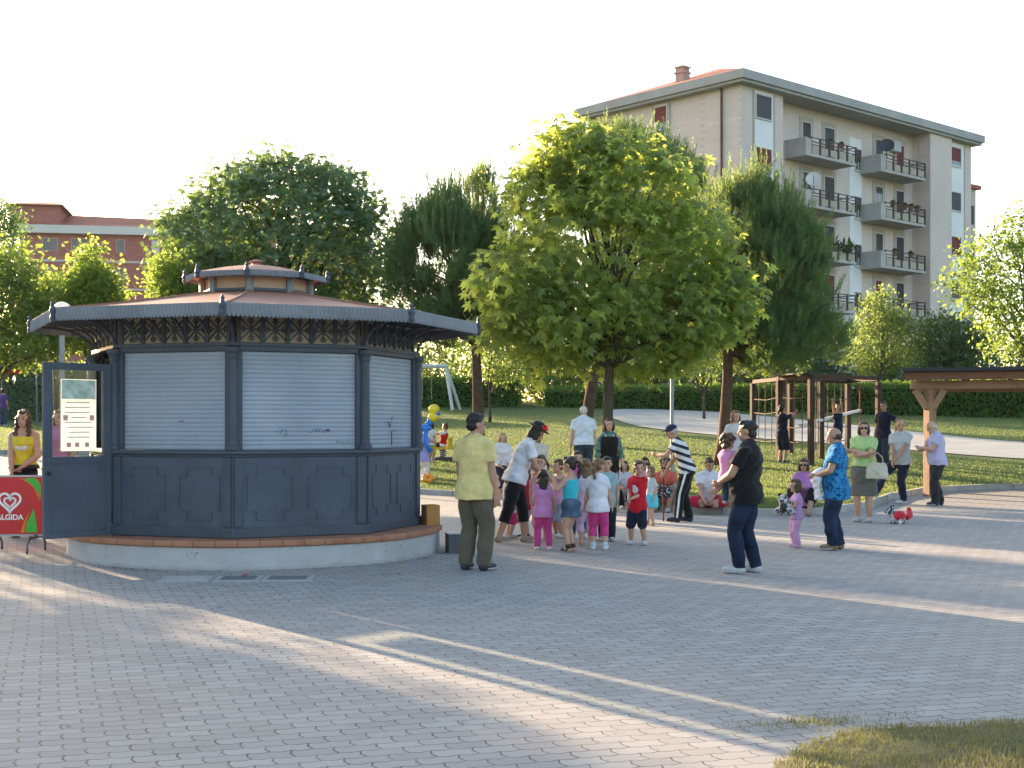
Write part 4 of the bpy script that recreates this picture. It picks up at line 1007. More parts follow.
# shrubs behind the hedge
shr = [(395, 62, 360, 44, 34, 0, 'dark shrub behind the right end of the kiosk roof'), (440, 66, 358, 40, 30, 1, 'mid green shrub behind the swing frame'), (520, 66, 360, 40, 26, 0, 'dark shrub left of the chestnut trunks behind the hedge'), (560, 64, 366, 30, 22, 1, 'light shrub behind the slanting pine trunk'), (610, 67, 362, 46, 28, 0, 'dark shrub behind the straight chestnut trunk'), (655, 65, 366, 36, 22, 1, 'light shrub over the hedge right of the chestnut trunk'), (735, 66, 356, 40, 30, 0, 'dark shrub behind the right pine trunk'), (775, 70, 345, 44, 36, 0, 'tall dark shrub behind the climbing frame'), (830, 68, 352, 42, 34, 0, 'dark shrub left of the pale poplar'), (905, 72, 362, 34, 22, 1, 'light shrub between the poplar and the round tree'), (1000, 70, 362, 44, 26, 0, 'dark shrub above the shelter roof')]
for i, (px, Y, py, rx, rz, kd, lab) in enumerate(shr):
    Y += 6.5
    tree('shrub', px, Y, ((px, py, rx, rz, 1.5), (px - rx * .5, py + 8, rx * .6, rz * .8, .6), (px + rx * .5, py + 6, rx * .6, rz * .9, .6), (px, py + rz * .9, rx * 1.0, rz * .9, 1.0)), lab, 'shrub', .22, SHRUBL if kd else SHRUB, 150, 24, .85, 60 + i, br=.06, group='shrubs behind the hedge', fork=.1, ntarg=10)
# off-frame trees to the left whose shade lies across the pavers
for i, (x, y, h_, r_, lab) in enumerate(OFFTREES):
    L = (x, y, gz(x, y)); env = [E(0, 0, h_ - r_ * .9, r_, r_, r_ * .9, 1), E(r_ * .5, -.3, h_ - r_ * 1.5, r_ * .75, r_ * .7, r_ * .75, .6), E(-r_ * .5, .3, h_ - r_ * 1.4, r_ * .75, r_ * .7, r_ * .75, .6)]
    broad_tree('plaza_tree', L, .13, h_, env, lab, 'tree', .17, DARKL, 260, 22, .6, 80 + i, group='trees outside the left edge')
# hedges
def hedge(x0, y0, x1, y1, hh, wd, n, label, seed):
    rg = np.random.default_rng(seed); d = Vector((x1 - x0, y1 - y0, 0)); L_ = d.length; a = math.atan2(d.y, d.x); xm, ym = (x0 + x1) / 2, (y0 + y1) / 2
    z0 = min(ground(x0, y0), ground(x1, y1), ground(xm, ym)) - .1; hh = hh + .1
    rt = empty('hedge', (x0, y0, z0), a, label, 'hedge', 'clipped hedges round the park')
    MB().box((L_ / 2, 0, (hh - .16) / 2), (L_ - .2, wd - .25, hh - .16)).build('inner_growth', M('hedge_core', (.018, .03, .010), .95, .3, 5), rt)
    f = rg.uniform(0, 1, n); side = rg.choice(4, n, p=[.55, .1, .3, .05]); u = rg.uniform(0, L_, n)
    bump = np.array([.07 * noise.noise((q * .9, s_ * 3.0, seed)) + .05 * noise.noise((q * 3.1, s_ * 9, seed + 3)) for q, s_ in zip(u, f)])
    y = np.where(side == 0, -wd / 2 - bump, np.where(side == 1, wd / 2 + bump, rg.uniform(-wd / 2, wd / 2, n))); z = np.where(side == 2, hh + bump * 1.3, f * hh); u = np.where(side == 3, rg.choice([0, L_], n), u)
    P = np.stack([u, y, z], 1) + rg.normal(0, .04, (n, 3))
    nrm = np.where((side == 0)[:, None], np.array([0, -1, .2]), np.where((side == 2)[:, None], np.array([0, -.2, 1]), np.array([0, 1, .2])))
    D = unit(nrm * .5 + rg.normal(size=(n, 3)) * .6 + np.array([0, 0, .25])); S = unit(np.cross(D, rand_dir(rg, n))); LL = .15 * rg.uniform(.6, 1.3, n)
    np_mesh('foliage', rhombs(P, D, S, LL, LL * .6, .05), np.arange(n * 4).reshape(-1, 4), HEDGE, rt)
hedge(X_at(548, 68.3), 68.3, X_at(1110, 57), 57, 1.55, 1.3, 30000, 'long clipped hedge across the far edge of the lawn', 1)
hedge(X_at(380, 68), 68, X_at(520, 68), 68, 1.65, 1.3, 9000, 'shorter dark hedge behind the swing frame', 2)
hedge(X_at(-60, 56), 56, X_at(95, 58), 58, 2.3, 1.4, 10000, 'tall dark hedge behind the sports fence', 3)
hedge(X_at(100, 60), 60, X_at(370, 62), 62, 2.0, 1.4, 9000, 'hedge hidden behind the kiosk', 4)
# ================================================================ people
DG = None
def remesh(mb, voxel, iters=3, fold=0.0, fscale=9.0, seed=0, fac=.5):
    """fuse the collected shapes into one continuous skin"""
    me = mb.mesh('tmp'); o = bpy.data.objects.new('tmp', me); COL.objects.link(o)
    r = o.modifiers.new('r', 'REMESH'); r.mode = 'VOXEL'; r.voxel_size = voxel; r.use_smooth_shade = True
    s = o.modifiers.new('s', 'SMOOTH'); s.factor = fac; s.iterations = iters
    dg = bpy.context.evaluated_depsgraph_get(); out = bpy.data.meshes.new_from_object(o.evaluated_get(dg))
    bpy.data.objects.remove(o); bpy.data.meshes.remove(me)
    if fold:
        n = len(out.vertices); co = np.empty(n * 3, np.float32); out.vertices.foreach_get('co', co); co = co.reshape(-1, 3)
        nr = np.empty(n * 3, np.float32); out.vertices.foreach_get('normal', nr); nr = nr.reshape(-1, 3)
        q = co * fscale + seed
        d = np.sin(q[:, 0] * 1.3 + 2.1 * np.sin(q[:, 2] * .9 + q[:, 1])) * np.sin(q[:, 2] * 1.7 + 1.5 * np.sin(q[:, 0] * 1.1 + 2)) + .6 * np.sin(q[:, 1] * 2.3 + q[:, 2] * 2.9 + seed)
        co += nr * (d * fold)[:, None]; out.vertices.foreach_set('co', co.ravel()); out.update()
    out.polygons.foreach_set('use_smooth', [True] * len(out.polygons))
    return out
SKIN = {}
def skin(tone):
    if tone not in SKIN:
        c = {'fair': (.50, .29, .205), 'mid': (.43, .235, .155), 'tan': (.34, .18, .115)}[tone]
        t = NT('skin_' + tone); co = t.coords(); cc = t.mix(t.ramp(t.noise(co, 16, 3), .3, .7), tuple(q * .88 for q in c), tuple(q * 1.08 for q in c))
        b = t.pbsdf(cc, .55, 0, None, .35); b.inputs['Subsurface Weight'].default_value = .0; SKIN[tone] = t.m
    return SKIN[tone]
HAIRC = {'black': (.018, .014, .013), 'dark': (.035, .022, .016), 'brown': (.075, .042, .024), 'light': (.16, .09, .045), 'blond': (.30, .19, .09), 'grey': (.36, .35, .34), 'white': (.55, .54, .52), 'red': (.045, .016, .014)}
def hairmat(c):
    nm = 'hair_' + c
    if nm in MATS: return MATS[nm]
    t = NT(nm); co = t.coords(); mp = t.n('ShaderNodeMapping'); mp.inputs['Scale'].default_value = (60, 60, 9); t.l(co, mp.inputs[0]); n = t.noise(mp.outputs[0], 1.6, 4)
    k = HAIRC[c]; cc = t.mix(t.ramp(n, .3, .7), tuple(q * .6 for q in k), tuple(q * 1.5 for q in k)); t.pbsdf(cc, .5, 0, t.bump(n, .6, .01), .35); MATS[nm] = t.m
    return t.m
def ik(a, b, l1, l2, hint):
    a, b = Vector(a), Vector(b); d = b - a; L = d.length; L2 = min(L, (l1 + l2) * .999)
    if L > L2: b = a + d.normalized() * L2
    L = max((b - a).length, abs(l1 - l2) + 1e-4); u_ = (b - a).normalized(); x = (l1 * l1 - l2 * l2 + L * L) / (2 * L); h = math.sqrt(max(l1 * l1 - x * x, 0))
    hv = Vector(hint); hv = hv - u_ * hv.dot(u_); hv = hv.normalized() if hv.length > 1e-6 else Vector((1, 0, 0))
    return a + u_ * x + hv * h, b
def seg(m, p0, r0, p1, r1, flat=False, n=12, mid=None):
    """tapered limb piece; round ends unless flat"""
    p0, p1 = Vector(p0), Vector(p1)
    if flat: m.tube([p0, p1] if mid is None else [p0, p0.lerp(p1, .5), p1], [r0, r1] if mid is None else [r0, mid, r1], n)
    else:
        m.tube([p0, p1] if mid is None else [p0, p0.lerp(p1, .4), p1], [r0, r1] if mid is None else [r0, mid, r1], n)
        m.ball(p0, r0 * .995, None, n, 8); m.ball(p1, r1 * .995, None, n, 8)
def person(loc, Ht, yaw, label, cat='person', hk=.139, wid=1.0, belly=0.0, tone='mid', hair=('short', 'dark'), shirt=None, legs=None, skirt=None, shoe=((.05, .05, .05), 'shoe'),
           P=None, lean=0, hunch=0, side=0, fl=None, fr=None, kl=None, kr=None, hl=None, hr=None, el=None, er=None, head=(0, 0, 0), group=None, female=False, vox=.011, seat=False,
           extras=(), stripe=None, socks=None, tilt_foot=(0, 0), toe=(0, 0), vest=None, turn=0):
    """local axes: +Y the way the person faces, +X their right, +Z up; positions in fractions of the standing height"""
    bs = (1 - hk) / .867; child = hk > .15
    S_ = lambda v: Vector(v) * Ht
    hipz = (.515 if not child else .475) * bs
    Pv = Vector(P) if P is not None else Vector((0, 0, hipz))
    rotL = Matrix.Rotation(R(turn), 3, 'Z') @ Matrix.Rotation(R(side), 3, 'Y') @ Matrix.Rotation(R(-lean), 3, 'X'); rotH = rotL @ Matrix.Rotation(R(-hunch), 3, 'X')
    tor = (.815 - .515) * bs if not child else (.815 * bs - hipz)
    X, Y, Z = rotL @ Vector((1, 0, 0)), rotL @ Vector((0, 1, 0)), rotL @ Vector((0, 0, 1)); X2, Y2, Z2 = [rotH @ Vector(v) for v in ((1, 0, 0), (0, 1, 0), (0, 0, 1))]
    waist = Pv + Z * tor * .30; chest = waist + (Z + Z2).normalized() * tor * .38; shc = chest + Z2 * tor * .32
    w = wid * bs; sw = (.089 if female else .099) * w * (1.0 if not child else .93)
    neck = shc + Z2 * (.022 * bs) + Y2 * .0
    hm = Matrix.Rotation(R(head[0]), 3, 'Z') @ Matrix.Rotation(R(-head[1]), 3, 'X') @ Matrix.Rotation(R(head[2]), 3, 'Y'); hm = (Matrix.Rotation(R(turn), 3, 'Z') @ Matrix.Rotation(R(-(lean + hunch) * .45), 3, 'X')) @ hm
    HX, HY, HZ_ = [hm @ Vector(v) for v in ((1, 0, 0), (0, 1, 0), (0, 0, 1))]
    hs = hk * Ht / .235                                             # head scale against an adult head of 0.235 m
    Hc = (neck + Z2 * .016 * bs) * Ht + HZ_ * (.112 * hs) + HY * .022 * hs
    hp = lambda x, y, z: Hc + (HX * x + HY * y + HZ_ * z) * hs
    hrot = Matrix((HX, HY, HZ_)).transposed()
    up_, fa = .165 * bs, .142 * bs
    shL, shR = shc - X2 * sw - Z2 * .026, shc + X2 * sw - Z2 * .026
    hl = Vector(hl) if hl is not None else shL + Vector((-.035, .035, -.295 * bs)); hr = Vector(hr) if hr is not None else shR + Vector((.035, .035, -.295 * bs))
    eL, hl = ik(shL, hl, up_, fa, el if el else (-.5, -1, -.1)); eR, hr = ik(shR, hr, up_, fa, er if er else (.5, -1, -.1))
    hj = .048 * w
    hipL, hipR = Pv - X * hj - Z * .01, Pv + X * hj - Z * .01
    ank = .045 * bs
    fl = Vector(fl) if fl is not None else Vector((-.055, 0, 0)); fr = Vector(fr) if fr is not None else Vector((.055, 0, 0))
    leg = (hipz - ank) * .5012
    kL, aL = ik(hipL, fl + Vector((0, 0, ank)), leg, leg, kl if kl else (-.12, 1, 0)); kR, aR = ik(hipR, fr + Vector((0, 0, ank)), leg, leg, kr if kr else (.12, 1, 0))
    q = w if not child else w * 1.10
    body = MB(); A = lambda v: Vector(v) * Ht
    def ell(c, X_, Y_, rx, ry): return (A(c), X_ * rx * Ht, Y_ * ry * Ht)
    fem = female and not child
    def torso(m, g, z0, z1, be, cloth=False):
        """z0..z1 run along the spine: 0 pelvis, 1 shoulders; g inflates"""
        prof = [(-.7, .078, .066), (-.22, .083 if z0 < -.21 else .070, .066 if z0 < -.21 else .060), (-.08, .088, .068), (.08, .093 if fem else .088, .068), (.30, .073 if fem else .082, .056), (.50, .079 if fem else .090, .062), (.70, .088 if fem else .099, .068), (.86, .088 if fem else .102, .060), (.97, .072, .046), (1.06, .042, .036)]
        rs = []
        zs = sorted(set([z0, z1] + [p[0] for p in prof if z0 < p[0] < z1]))
        for z in zs:
            for (za, xa, ya), (zb_, xb, yb) in zip(prof, prof[1:]):
                if za <= z <= zb_:
                    t_ = (z - za) / (zb_ - za); rx, ry = xa + (xb - xa) * t_, ya + (yb - ya) * t_
            if cloth: kf = max(0.0, min(1.0, (.30 - z) / .30)); rx = max(rx, rx * (1 - kf) + .110 * kf); ry = max(ry, ry * (1 - kf) + .083 * kf)
            if z <= .30: c = Pv + Z * tor * z; fx, fy = X, Y
            elif z <= .68: c = waist + (chest - waist) * ((z - .3) / .38); fx, fy = (X + X2) / 2, (Y + Y2) / 2
            else: c = chest + (shc - chest) * ((z - .68) / .32); fx, fy = X2, Y2
            bl = be * math.exp(-((z - .32) / .26) ** 2); bu = (.018 * math.exp(-((z - .72) / .12) ** 2) if fem else 0)
            if child: bl += .012 * math.exp(-((z - .3) / .25) ** 2)
            rs.append(ell(c + fy * (bl + bu) * .55, fx, fy, rx * q + g + bl * .35, ry * q + g + (bl + bu) * .5))
        m.loft(rs)
    torso(body, 0, -.2, 1.06, belly)
    seg(body, A(shc + Z2 * .005), .040 * w * Ht, A(neck) + Z2 * .01 * Ht, .034 * w * Ht)
    seg(body, A(neck) - Z2 * .01 * Ht, .034 * w * Ht, hp(0, -.012, -.05), .046 * hs)
    for sh in (shL, shR): seg(body, A(shc + Z2 * .022), .036 * q * Ht, A(sh + Z2 * .004), .027 * q * Ht)
    # arms and hands
    for sgn, sh, eb, hd in ((-1, shL, eL, hl), (1, shR, eR, hr)):
        seg(body, A(sh), .031 * q * Ht, A(eb), .0235 * q * Ht, mid=.029 * q * Ht); seg(body, A(eb), .0245 * q * Ht, A(hd), .0165 * q * Ht, mid=.0245 * q * Ht)
        d = (hd - eb).normalized(); inw = (A(shc) - A(hd)); inw = inw - d * inw.dot(d); inw = inw.normalized() if inw.length > 1e-5 else X
        thumbdir = d.cross(inw).normalized()
        if thumbdir.dot(Y2 + Z2 * .5) < 0: thumbdir = -thumbdir
        hl_ = .105 * Ht * (bs if not child else .9)                     # hand length
        wr = A(hd); pc = wr + d * hl_ * .30
        body.ball(pc, (hl_ * .13, hl_ * .23, hl_ * .34), Matrix((inw, thumbdir, d)).transposed(), 10, 8)
        for k in range(4):                                              # fingers, slightly curled
            o = (k - 1.5) * hl_ * .115; L = hl_ * (.40, .47, .44, .34)[3 - k]; b0 = pc + thumbdir * o + d * hl_ * .22
            p1 = b0 + (d * .93 + inw * .22) * L * .5; p2 = p1 + (d * .75 + inw * .62) * L * .5
            body.tube([b0, p1, p2], [hl_ * .062, hl_ * .056, hl_ * .042], 6)
        b0 = wr + d * hl_ * .16 + thumbdir * hl_ * .12; p1 = b0 + (d * .6 + thumbdir * .7) * hl_ * .22; p2 = p1 + (d * .85 + thumbdir * .15 + inw * .35) * hl_ * .2
        body.tube([b0, p1, p2], [hl_ * .075, hl_ * .065, hl_ * .048], 6)
    # legs and feet
    flen = .150 * Ht * (bs if not child else .92)
    feet = []
    for sgn, hj_, kn, an, tf, to in ((-1, hipL, kL, aL, tilt_foot[0], toe[0]), (1, hipR, kR, aR, tilt_foot[1], toe[1])):
        seg(body, A(hj_), .056 * q * Ht, A(kn), .034 * q * Ht, mid=.052 * q * Ht); seg(body, A(kn), .034 * q * Ht, A(an), .0215 * q * Ht, mid=.034 * q * Ht)
        fd = Matrix.Rotation(R(-sgn * 10 + to), 3, 'Z') @ Vector((0, 1, 0)); fd = Matrix.Rotation(R(turn * .0), 3, 'Z') @ fd
        fd = (fd * math.cos(R(tf)) + Vector((0, 0, -1)) * math.sin(R(tf))).normalized(); sd_ = fd.cross(Vector((0, 0, 1))).normalized(); un = sd_.cross(fd)
        if seat and (an - kn).z > -.05: pass
        ac = A(an); sole = ac - un * (ank * Ht - .014)
        feet.append((ac, fd, sd_, un, sole))
        body.ball(ac - un * ank * .35 * Ht, (.026 * q * Ht, .032 * q * Ht, .03 * q * Ht), Matrix((sd_, fd, un)).transposed(), 10, 8)
        body.ball(sole + fd * flen * .30 + un * .016 * Ht, (.024 * q * Ht, flen * .40, .017 * Ht), Matrix((sd_, fd, un)).transposed(), 12, 8)
    # head: skull, jaw, nose, ears
    body.ball(hp(0, -.004, .022), (.075 * hs, .094 * hs, .090 * hs), hrot, 20, 14)
    body.ball(hp(0, .026, -.045), (.056 * hs, .062 * hs, .066 * hs), hrot, 16, 12)
    body.ball(hp(0, .062, -.086), (.026 * hs, .026 * hs, .022 * hs), hrot, 10, 8)
    body.ball(hp(0, .094, -.018), (.012 * hs, .017 * hs, .026 * hs), hrot, 8, 6); body.ball(hp(0, .102, -.030), (.014 * hs, .013 * hs, .011 * hs), hrot, 8, 6)
    for sx_ in (-1, 1): body.ball(hp(sx_ * .077, -.008, -.012), (.010 * hs, .019 * hs, .030 * hs), hrot, 8, 6)
    bo_ = link_mesh('person', remesh(body, min(vox, .0095), 3), skin(tone), None, loc); bo_.rotation_euler = (0, 0, R(yaw))
    tag(bo_, label, cat, group)
    # face
    face = (('eye', (.030, .083, .003), (.012, .007, .0075), (.02, .014, .012)), ('eye', (-.030, .083, .003), (.012, .007, .0075), (.02, .014, .012)), ('eyebrow', (.032, .086, .026), (.019, .006, .0045), HAIRC[hair[1]]), ('eyebrow', (-.032, .086, .026), (.019, .006, .0045), HAIRC[hair[1]]), ('mouth', (0, .087, -.062), (.023, .008, .0065), (.30, .095, .085)))
    for nm, c, r, colr in face:
        MB().ball(hp(*c), [k * hs for k in r], hrot, 8, 6).build(nm, M('face_' + nm + '_' + '%d' % int(sum(colr) * 1000), colr, .5, .1), bo_, smooth_shade=True)
    # hair
    st, hc = hair[0], hair[1]; h = MB(); hv = .0095
    def hb(c, r): h.ball(hp(*c), [k * hs for k in r], hrot, 14, 10)
    if st in ('short', 'bob', 'long', 'pony', 'curly', 'bun', 'longcurly', 'two'):
        hb((0, -.022, .040), (.085, .096, .086)); hb((0, .035, .085), (.060, .048, .034))
        if st == 'short': hb((0, -.05, -.02), (.074, .058, .065))
        if st == 'curly': [hb((.07 * math.cos(a), -.03 + .07 * math.sin(a), .03 + .03 * math.sin(a * 3)), (.045, .045, .05)) for a in [i * .7 for i in range(9)] if math.sin(a) < .75]; hb((0, -.05, -.03), (.095, .065, .075))
        if st in ('bob', 'longcurly'): hb((0, -.05, -.05), (.088, .065, .09)); [hb((sx_ * .078, .0, -.035), (.026, .05, .085)) for sx_ in (-1, 1)]
        if st in ('long', 'longcurly'): 
            hb((0, -.07, -.10), (.082, .045, .13)); hb((0, -.085, -.20), (.07, .032, .09)); [hb((sx_ * .076, .0, -.06), (.024, .042, .12)) for sx_ in (-1, 1)]
            if st == 'longcurly': [hb((sx_ * .085, .035, -.17), (.035, .03, .09)) for sx_ in (-1, 1)]
        if st in ('pony', 'bun'): hb((0, -.055, -.01), (.070, .055, .07)); 
        if st == 'pony': h.tube([hp(0, -.10, .045), hp(0, -.155, .03), hp(.005, -.165, -.06), hp(.01, -.13, -.17), hp(.01, -.12, -.21)], [.022 * hs, .034 * hs, .036 * hs, .026 * hs, .008 * hs], 10)
        if st == 'two': [h.tube([hp(sx_ * .07, -.06, .02), hp(sx_ * .11, -.075, -.03), hp(sx_ * .105, -.07, -.13)], [.02 * hs, .03 * hs, .012 * hs], 8) for sx_ in (-1, 1)]; hb((0, -.055, -.01), (.070, .055, .07))
        if st == 'bun': hb((0, -.125, .03), (.04, .04, .04))
    elif st == 'bald':
        hb((0, -.045, -.012), (.079, .066, .050)); [hb((sx_ * .068, -.02, -.005), (.014, .045, .04)) for sx_ in (-1, 1)]
    elif st == 'thin':
        hb((0, -.035, .022), (.080, .080, .075))
    if h.v: link_mesh('hair', remesh(h, hv * (1 if hs > .9 else .85), 2, .005 * (2.4 if 'curly' in st else 1), 36 if 'curly' in st else 26, Ht * 7), hairmat(hc), bo_)
    # clothes ---------------------------------------------------------
    if shirt:
        col_, sl_ = shirt[0], shirt[1]; hem = shirt[2] if len(shirt) > 2 else -.10; hem = max(hem, .10) if skirt else hem; g = shirt[3] if len(shirt) > 3 else .010
        m = MB(); torso(m, g * .9, hem, 1.05 if sl_ != 'none' else .90, belly, True)
        for sh in ((shL, shR) if sl_ != 'none' else ()): seg(m, A(shc + Z2 * .016), (.036 * q + g * .4) * Ht, A(sh + Z2 * .003), (.028 * q + g * .4) * Ht)
        for sh, eb, hd in ((shL, eL, hl), (shR, eR, hr)):
            if sl_ == 'none': kk = sh + (shc - sh) * .42; seg(m, A(kk + Z2 * .022), .020 * q * Ht, A(kk - Z2 * .06), .050 * q * Ht); continue
            r0, r1 = (.031 * q + g * .55) * Ht, (.031 * q + g * .95) * Ht
            m.ball(A(sh), r0, None, 12, 8)
            e_ = sh + (eb - sh) * (.62 if sl_ == 'short' else 1.0); seg(m, A(sh), r0, A(e_), r1, True) if sl_ == 'short' else (seg(m, A(sh), r0, A(eb), r1 * .9), seg(m, A(eb), r1 * .9, A(eb + (hd - eb) * (.92 if sl_ == 'long' else .45)), r1 * .72, True))
        mt = col_ if isinstance(col_, bpy.types.Material) else fabric('cloth_%d_%d_%d' % tuple(int(c * 100) for c in col_), col_)
        link_mesh('shirt', remesh(m, vox, 2, .0058 * (1 if not child else .7), 15, Ht * 3.1 + loc[0]), mt, bo_)
    if legs:
        col_, ln_ = legs[0], legs[1]; g = legs[2] if len(legs) > 2 else .010
        m = MB(); torso(m, g * .55, -.2, .16, belly * .5)
        for hj_, kn, an in ((hipL, kL, aL), (hipR, kR, aR)):
            r0, r1, r2 = (.055 * q + g * .45) * Ht, (.036 * q + g) * Ht, (.026 * q + g * 1.15) * Ht
            m.ball(A(hj_), r0, None, 12, 8)
            if ln_ == 'long': seg(m, A(hj_), r0, A(kn), r1, mid=(.054 * q + g * .8) * Ht); seg(m, A(kn), r1, A(an) - (A(an) - A(kn)).normalized() * -.012 * Ht, r2, True, mid=(.036 * q + g) * Ht)
            elif ln_ == 'capri': seg(m, A(hj_), r0, A(kn), r1, mid=(.054 * q + g * .8) * Ht); seg(m, A(kn), r1, A(kn + (an - kn) * .5), r1 * .98, True)
            elif ln_ == 'knee': seg(m, A(hj_), r0, A(kn), r1 * 1.12, mid=(.054 * q + g * .9) * Ht); seg(m, A(kn), r1 * 1.1, A(kn + (an - kn) * .08), r1 * 1.1, True)
            elif ln_ == 'short': seg(m, A(hj_), r0, A(hj_ + (kn - hj_) * .62), r1 * 1.32, True)
        mt = col_ if isinstance(col_, bpy.types.Material) else fabric('trouser_%d_%d_%d' % tuple(int(c * 200) for c in col_), col_)
        link_mesh('trousers' if ln_ in ('long', 'capri') else 'shorts', remesh(m, vox, 2, .0055 * (1 if not child else .6), 12, Ht * 5.3 + loc[0]), mt, bo_)
    if skirt:
        col_, zh, rh = skirt[0], skirt[1], skirt[2]
        m = MB(); rs = []
        wz = Pv + Z * tor * .32; 
        for i in range(7):
            f = i / 6; c = wz.lerp(Vector((Pv.x * .4 + (fl.x + fr.x) * .3, Pv.y * .4 + (fl.y + fr.y) * .3, zh)), f); rr = (.080 * q + .008) * (1 - f) + rh * f + .022 * math.sin(math.pi * min(1, f * 1.6)) * (1 if f < .62 else 0)
            rs.append((A(c), X * rr * Ht, Y * (rr * (.76 + .16 * f)) * Ht))
        m.loft(rs); mt = col_ if isinstance(col_, bpy.types.Material) else fabric('skirt_%d_%d_%d' % tuple(int(c * 200) for c in col_), col_)
        link_mesh('skirt', remesh(m, vox, 2, .007, 15, Ht * 2.2), mt, bo_)
    if vest:
        m = MB(); torso(m, .016, .1, .95, belly, True); link_mesh('vest', remesh(m, vox, 2, .003, 13, 2), fabric('vest_%d' % int(sum(vest) * 100), vest), bo_)
    if stripe:                                                          # bands along the outside of the trouser legs
        for sgn, hj_, kn, an in ((-1, hipL, kL, aL), (1, hipR, kR, aR)):
            m = MB(); o = X * sgn; ln_ = legs[1]; e_ = an if ln_ == 'long' else kn; off = [(.060 + legs[2] * .95 if len(legs) > 2 else .072) * q, (.052 + .012) * q, (.045) * q, (.04) * q]
            pts_ = [A(hj_ + o * .070 * q), A(hj_.lerp(kn, .5) + o * .067 * q), A(kn + o * .051 * q)] + ([A(kn.lerp(an, .5) + o * .05 * q), A(an + o * .041 * q)] if ln_ == 'long' else [])
            for a_, b_ in zip(pts_, pts_[1:]): m.bar(a_, b_, .010, .020 * Ht, Y)
            m.build('side_stripe', fabric('stripe_white', (.68, .68, .68)), bo_)
    if socks:
        for (ac, fd, sd_, un, sole), kn in zip(feet, (kL, kR)):
            m = MB(); seg(m, ac - un * .01, .030 * q * Ht, ac + (A(kn) - ac) * .18, .030 * q * Ht, True); m.build('sock', fabric('sock_%d' % int(sum(socks) * 100), socks), bo_, smooth_shade=True)
    if shoe:
        col_, kd = shoe
        for (ac, fd, sd_, un, sole) in feet:
            rot = Matrix((sd_, fd, un)).transposed(); m = MB()
            if kd == 'shoe':
                m.ball(sole + fd * flen * .30 + un * .019 * Ht, (.030 * q * Ht, flen * .47, .022 * Ht), rot, 14, 8); m.ball(ac - un * .018 * Ht, (.031 * q * Ht, .038 * q * Ht, .032 * Ht), rot, 12, 8)
            else:
                m.ball(sole + fd * flen * .30 + un * .010 * Ht, (.028 * q * Ht, flen * .46, .010 * Ht), rot, 14, 8)
                for f in (.12, .48): m.ball(sole + fd * flen * f + un * .022 * Ht, (.028 * q * Ht, .012 * Ht, .014 * Ht), rot, 10, 6)
            me_ = remesh(m, .008, 1); sh_ = link_mesh('shoe' if kd == 'shoe' else 'sandal', me_, M('footwear_%d' % int(sum(col_) * 300 + col_[0] * 50), col_, .5, .15, 20), bo_)
            if kd == 'shoe' and len(shoe) == 2:
                s2 = MB(); s2.ball(sole + fd * flen * .30 + un * .0045 * Ht, (.0315 * q * Ht, flen * .485, .0085 * Ht), rot, 14, 6)
                s2.build('sole', M('sole_pale', (.42, .41, .40), .7, .1) if sum(col_) > .1 else M('sole_dark', (.03, .03, .03), .7, .1), sh_, smooth_shade=True)
    info = dict(obj=bo_, hp=hp, hrot=hrot, hs=hs, A=A, hl=hl, hr=hr, shc=shc, X=X, Y=Y, Z=Z, Ht=Ht, waist=waist, chest=chest, X2=X2, Y2=Y2, Z2=Z2, torso=torso, Pv=Pv, shL=shL, shR=shR, neck=neck, q=q)
    return info
def world(i, p):                        # a point given in a person's own axes, in metres -> world
    return Matrix.Translation(i['obj'].location) @ Matrix.Rotation(i['obj'].rotation_euler.z, 4, 'Z') @ Vector(p)
def sunglasses(i):
    hp, hs = i['hp'], i['hs']; m = MB()
    for sx_ in (-1, 1): m.ball(hp(sx_ * .034, .086, .003), (.028 * hs, .012 * hs, .020 * hs), i['hrot'], 10, 6); m.bar(hp(sx_ * .062, .075, .006), hp(sx_ * .080, -.005, .006), .004 * hs, .010 * hs)
    m.bar(hp(-.03, .098, .006), hp(.03, .098, .006), .006 * hs, .006 * hs); m.build('sunglasses', M('dark_lens', (.012, .010, .010), .2, .1, spec=.6), i['obj'], smooth_shade=True)
def cap(i, colr, brim=True):
    hp, hs = i['hp'], i['hs']; m = MB(); m.ball(hp(0, -.012, .052), (.090 * hs, .105 * hs, .080 * hs), i['hrot'], 16, 10); m.ball(hp(0, .105, .055), (.065 * hs, .075 * hs, .010 * hs), i['hrot'], 14, 6)
    link_mesh('cap', remesh(m, .009, 2), fabric('cap_%d' % int(sum(colr) * 100), colr), i['obj'])

def at(px, Y, dz=0.0):
    x = X_at(px, Y); return Vector((x, Y, ground(x, Y) + dz))
def chest_print(i, colr, x, z, rx, rz, name='shirt_print', one=False):
    c0 = i['waist'] + (i['chest'] - i['waist']) * z; Ht = i['Ht']; q = i['q']
    p = (Vector(c0) + i['X2'] * x + i['Y2'] * (.074 * q + .004)) * Ht
    m = MB(); m.ball(p, (rx * Ht, .010 * Ht, rz * Ht), Matrix((i['X2'], i['Y2'], i['Z2'])).transposed(), 10, 6)
    if not one: m.ball(p + i['Z2'] * rz * Ht * .9 + i['X2'] * rx * Ht * .4, (rx * .6 * Ht, .010 * Ht, rz * .5 * Ht), Matrix((i['X2'], i['Y2'], i['Z2'])).transposed(), 10, 6)
    m.build(name, fabric('print_%d' % int(sum(colr) * 300), colr), i['obj'], smooth_shade=True)
JEAN = (.045, .065, .11); NAVY = (.018, .022, .042); BLACK = (.014, .013, .014); WHT = (.66, .66, .67)
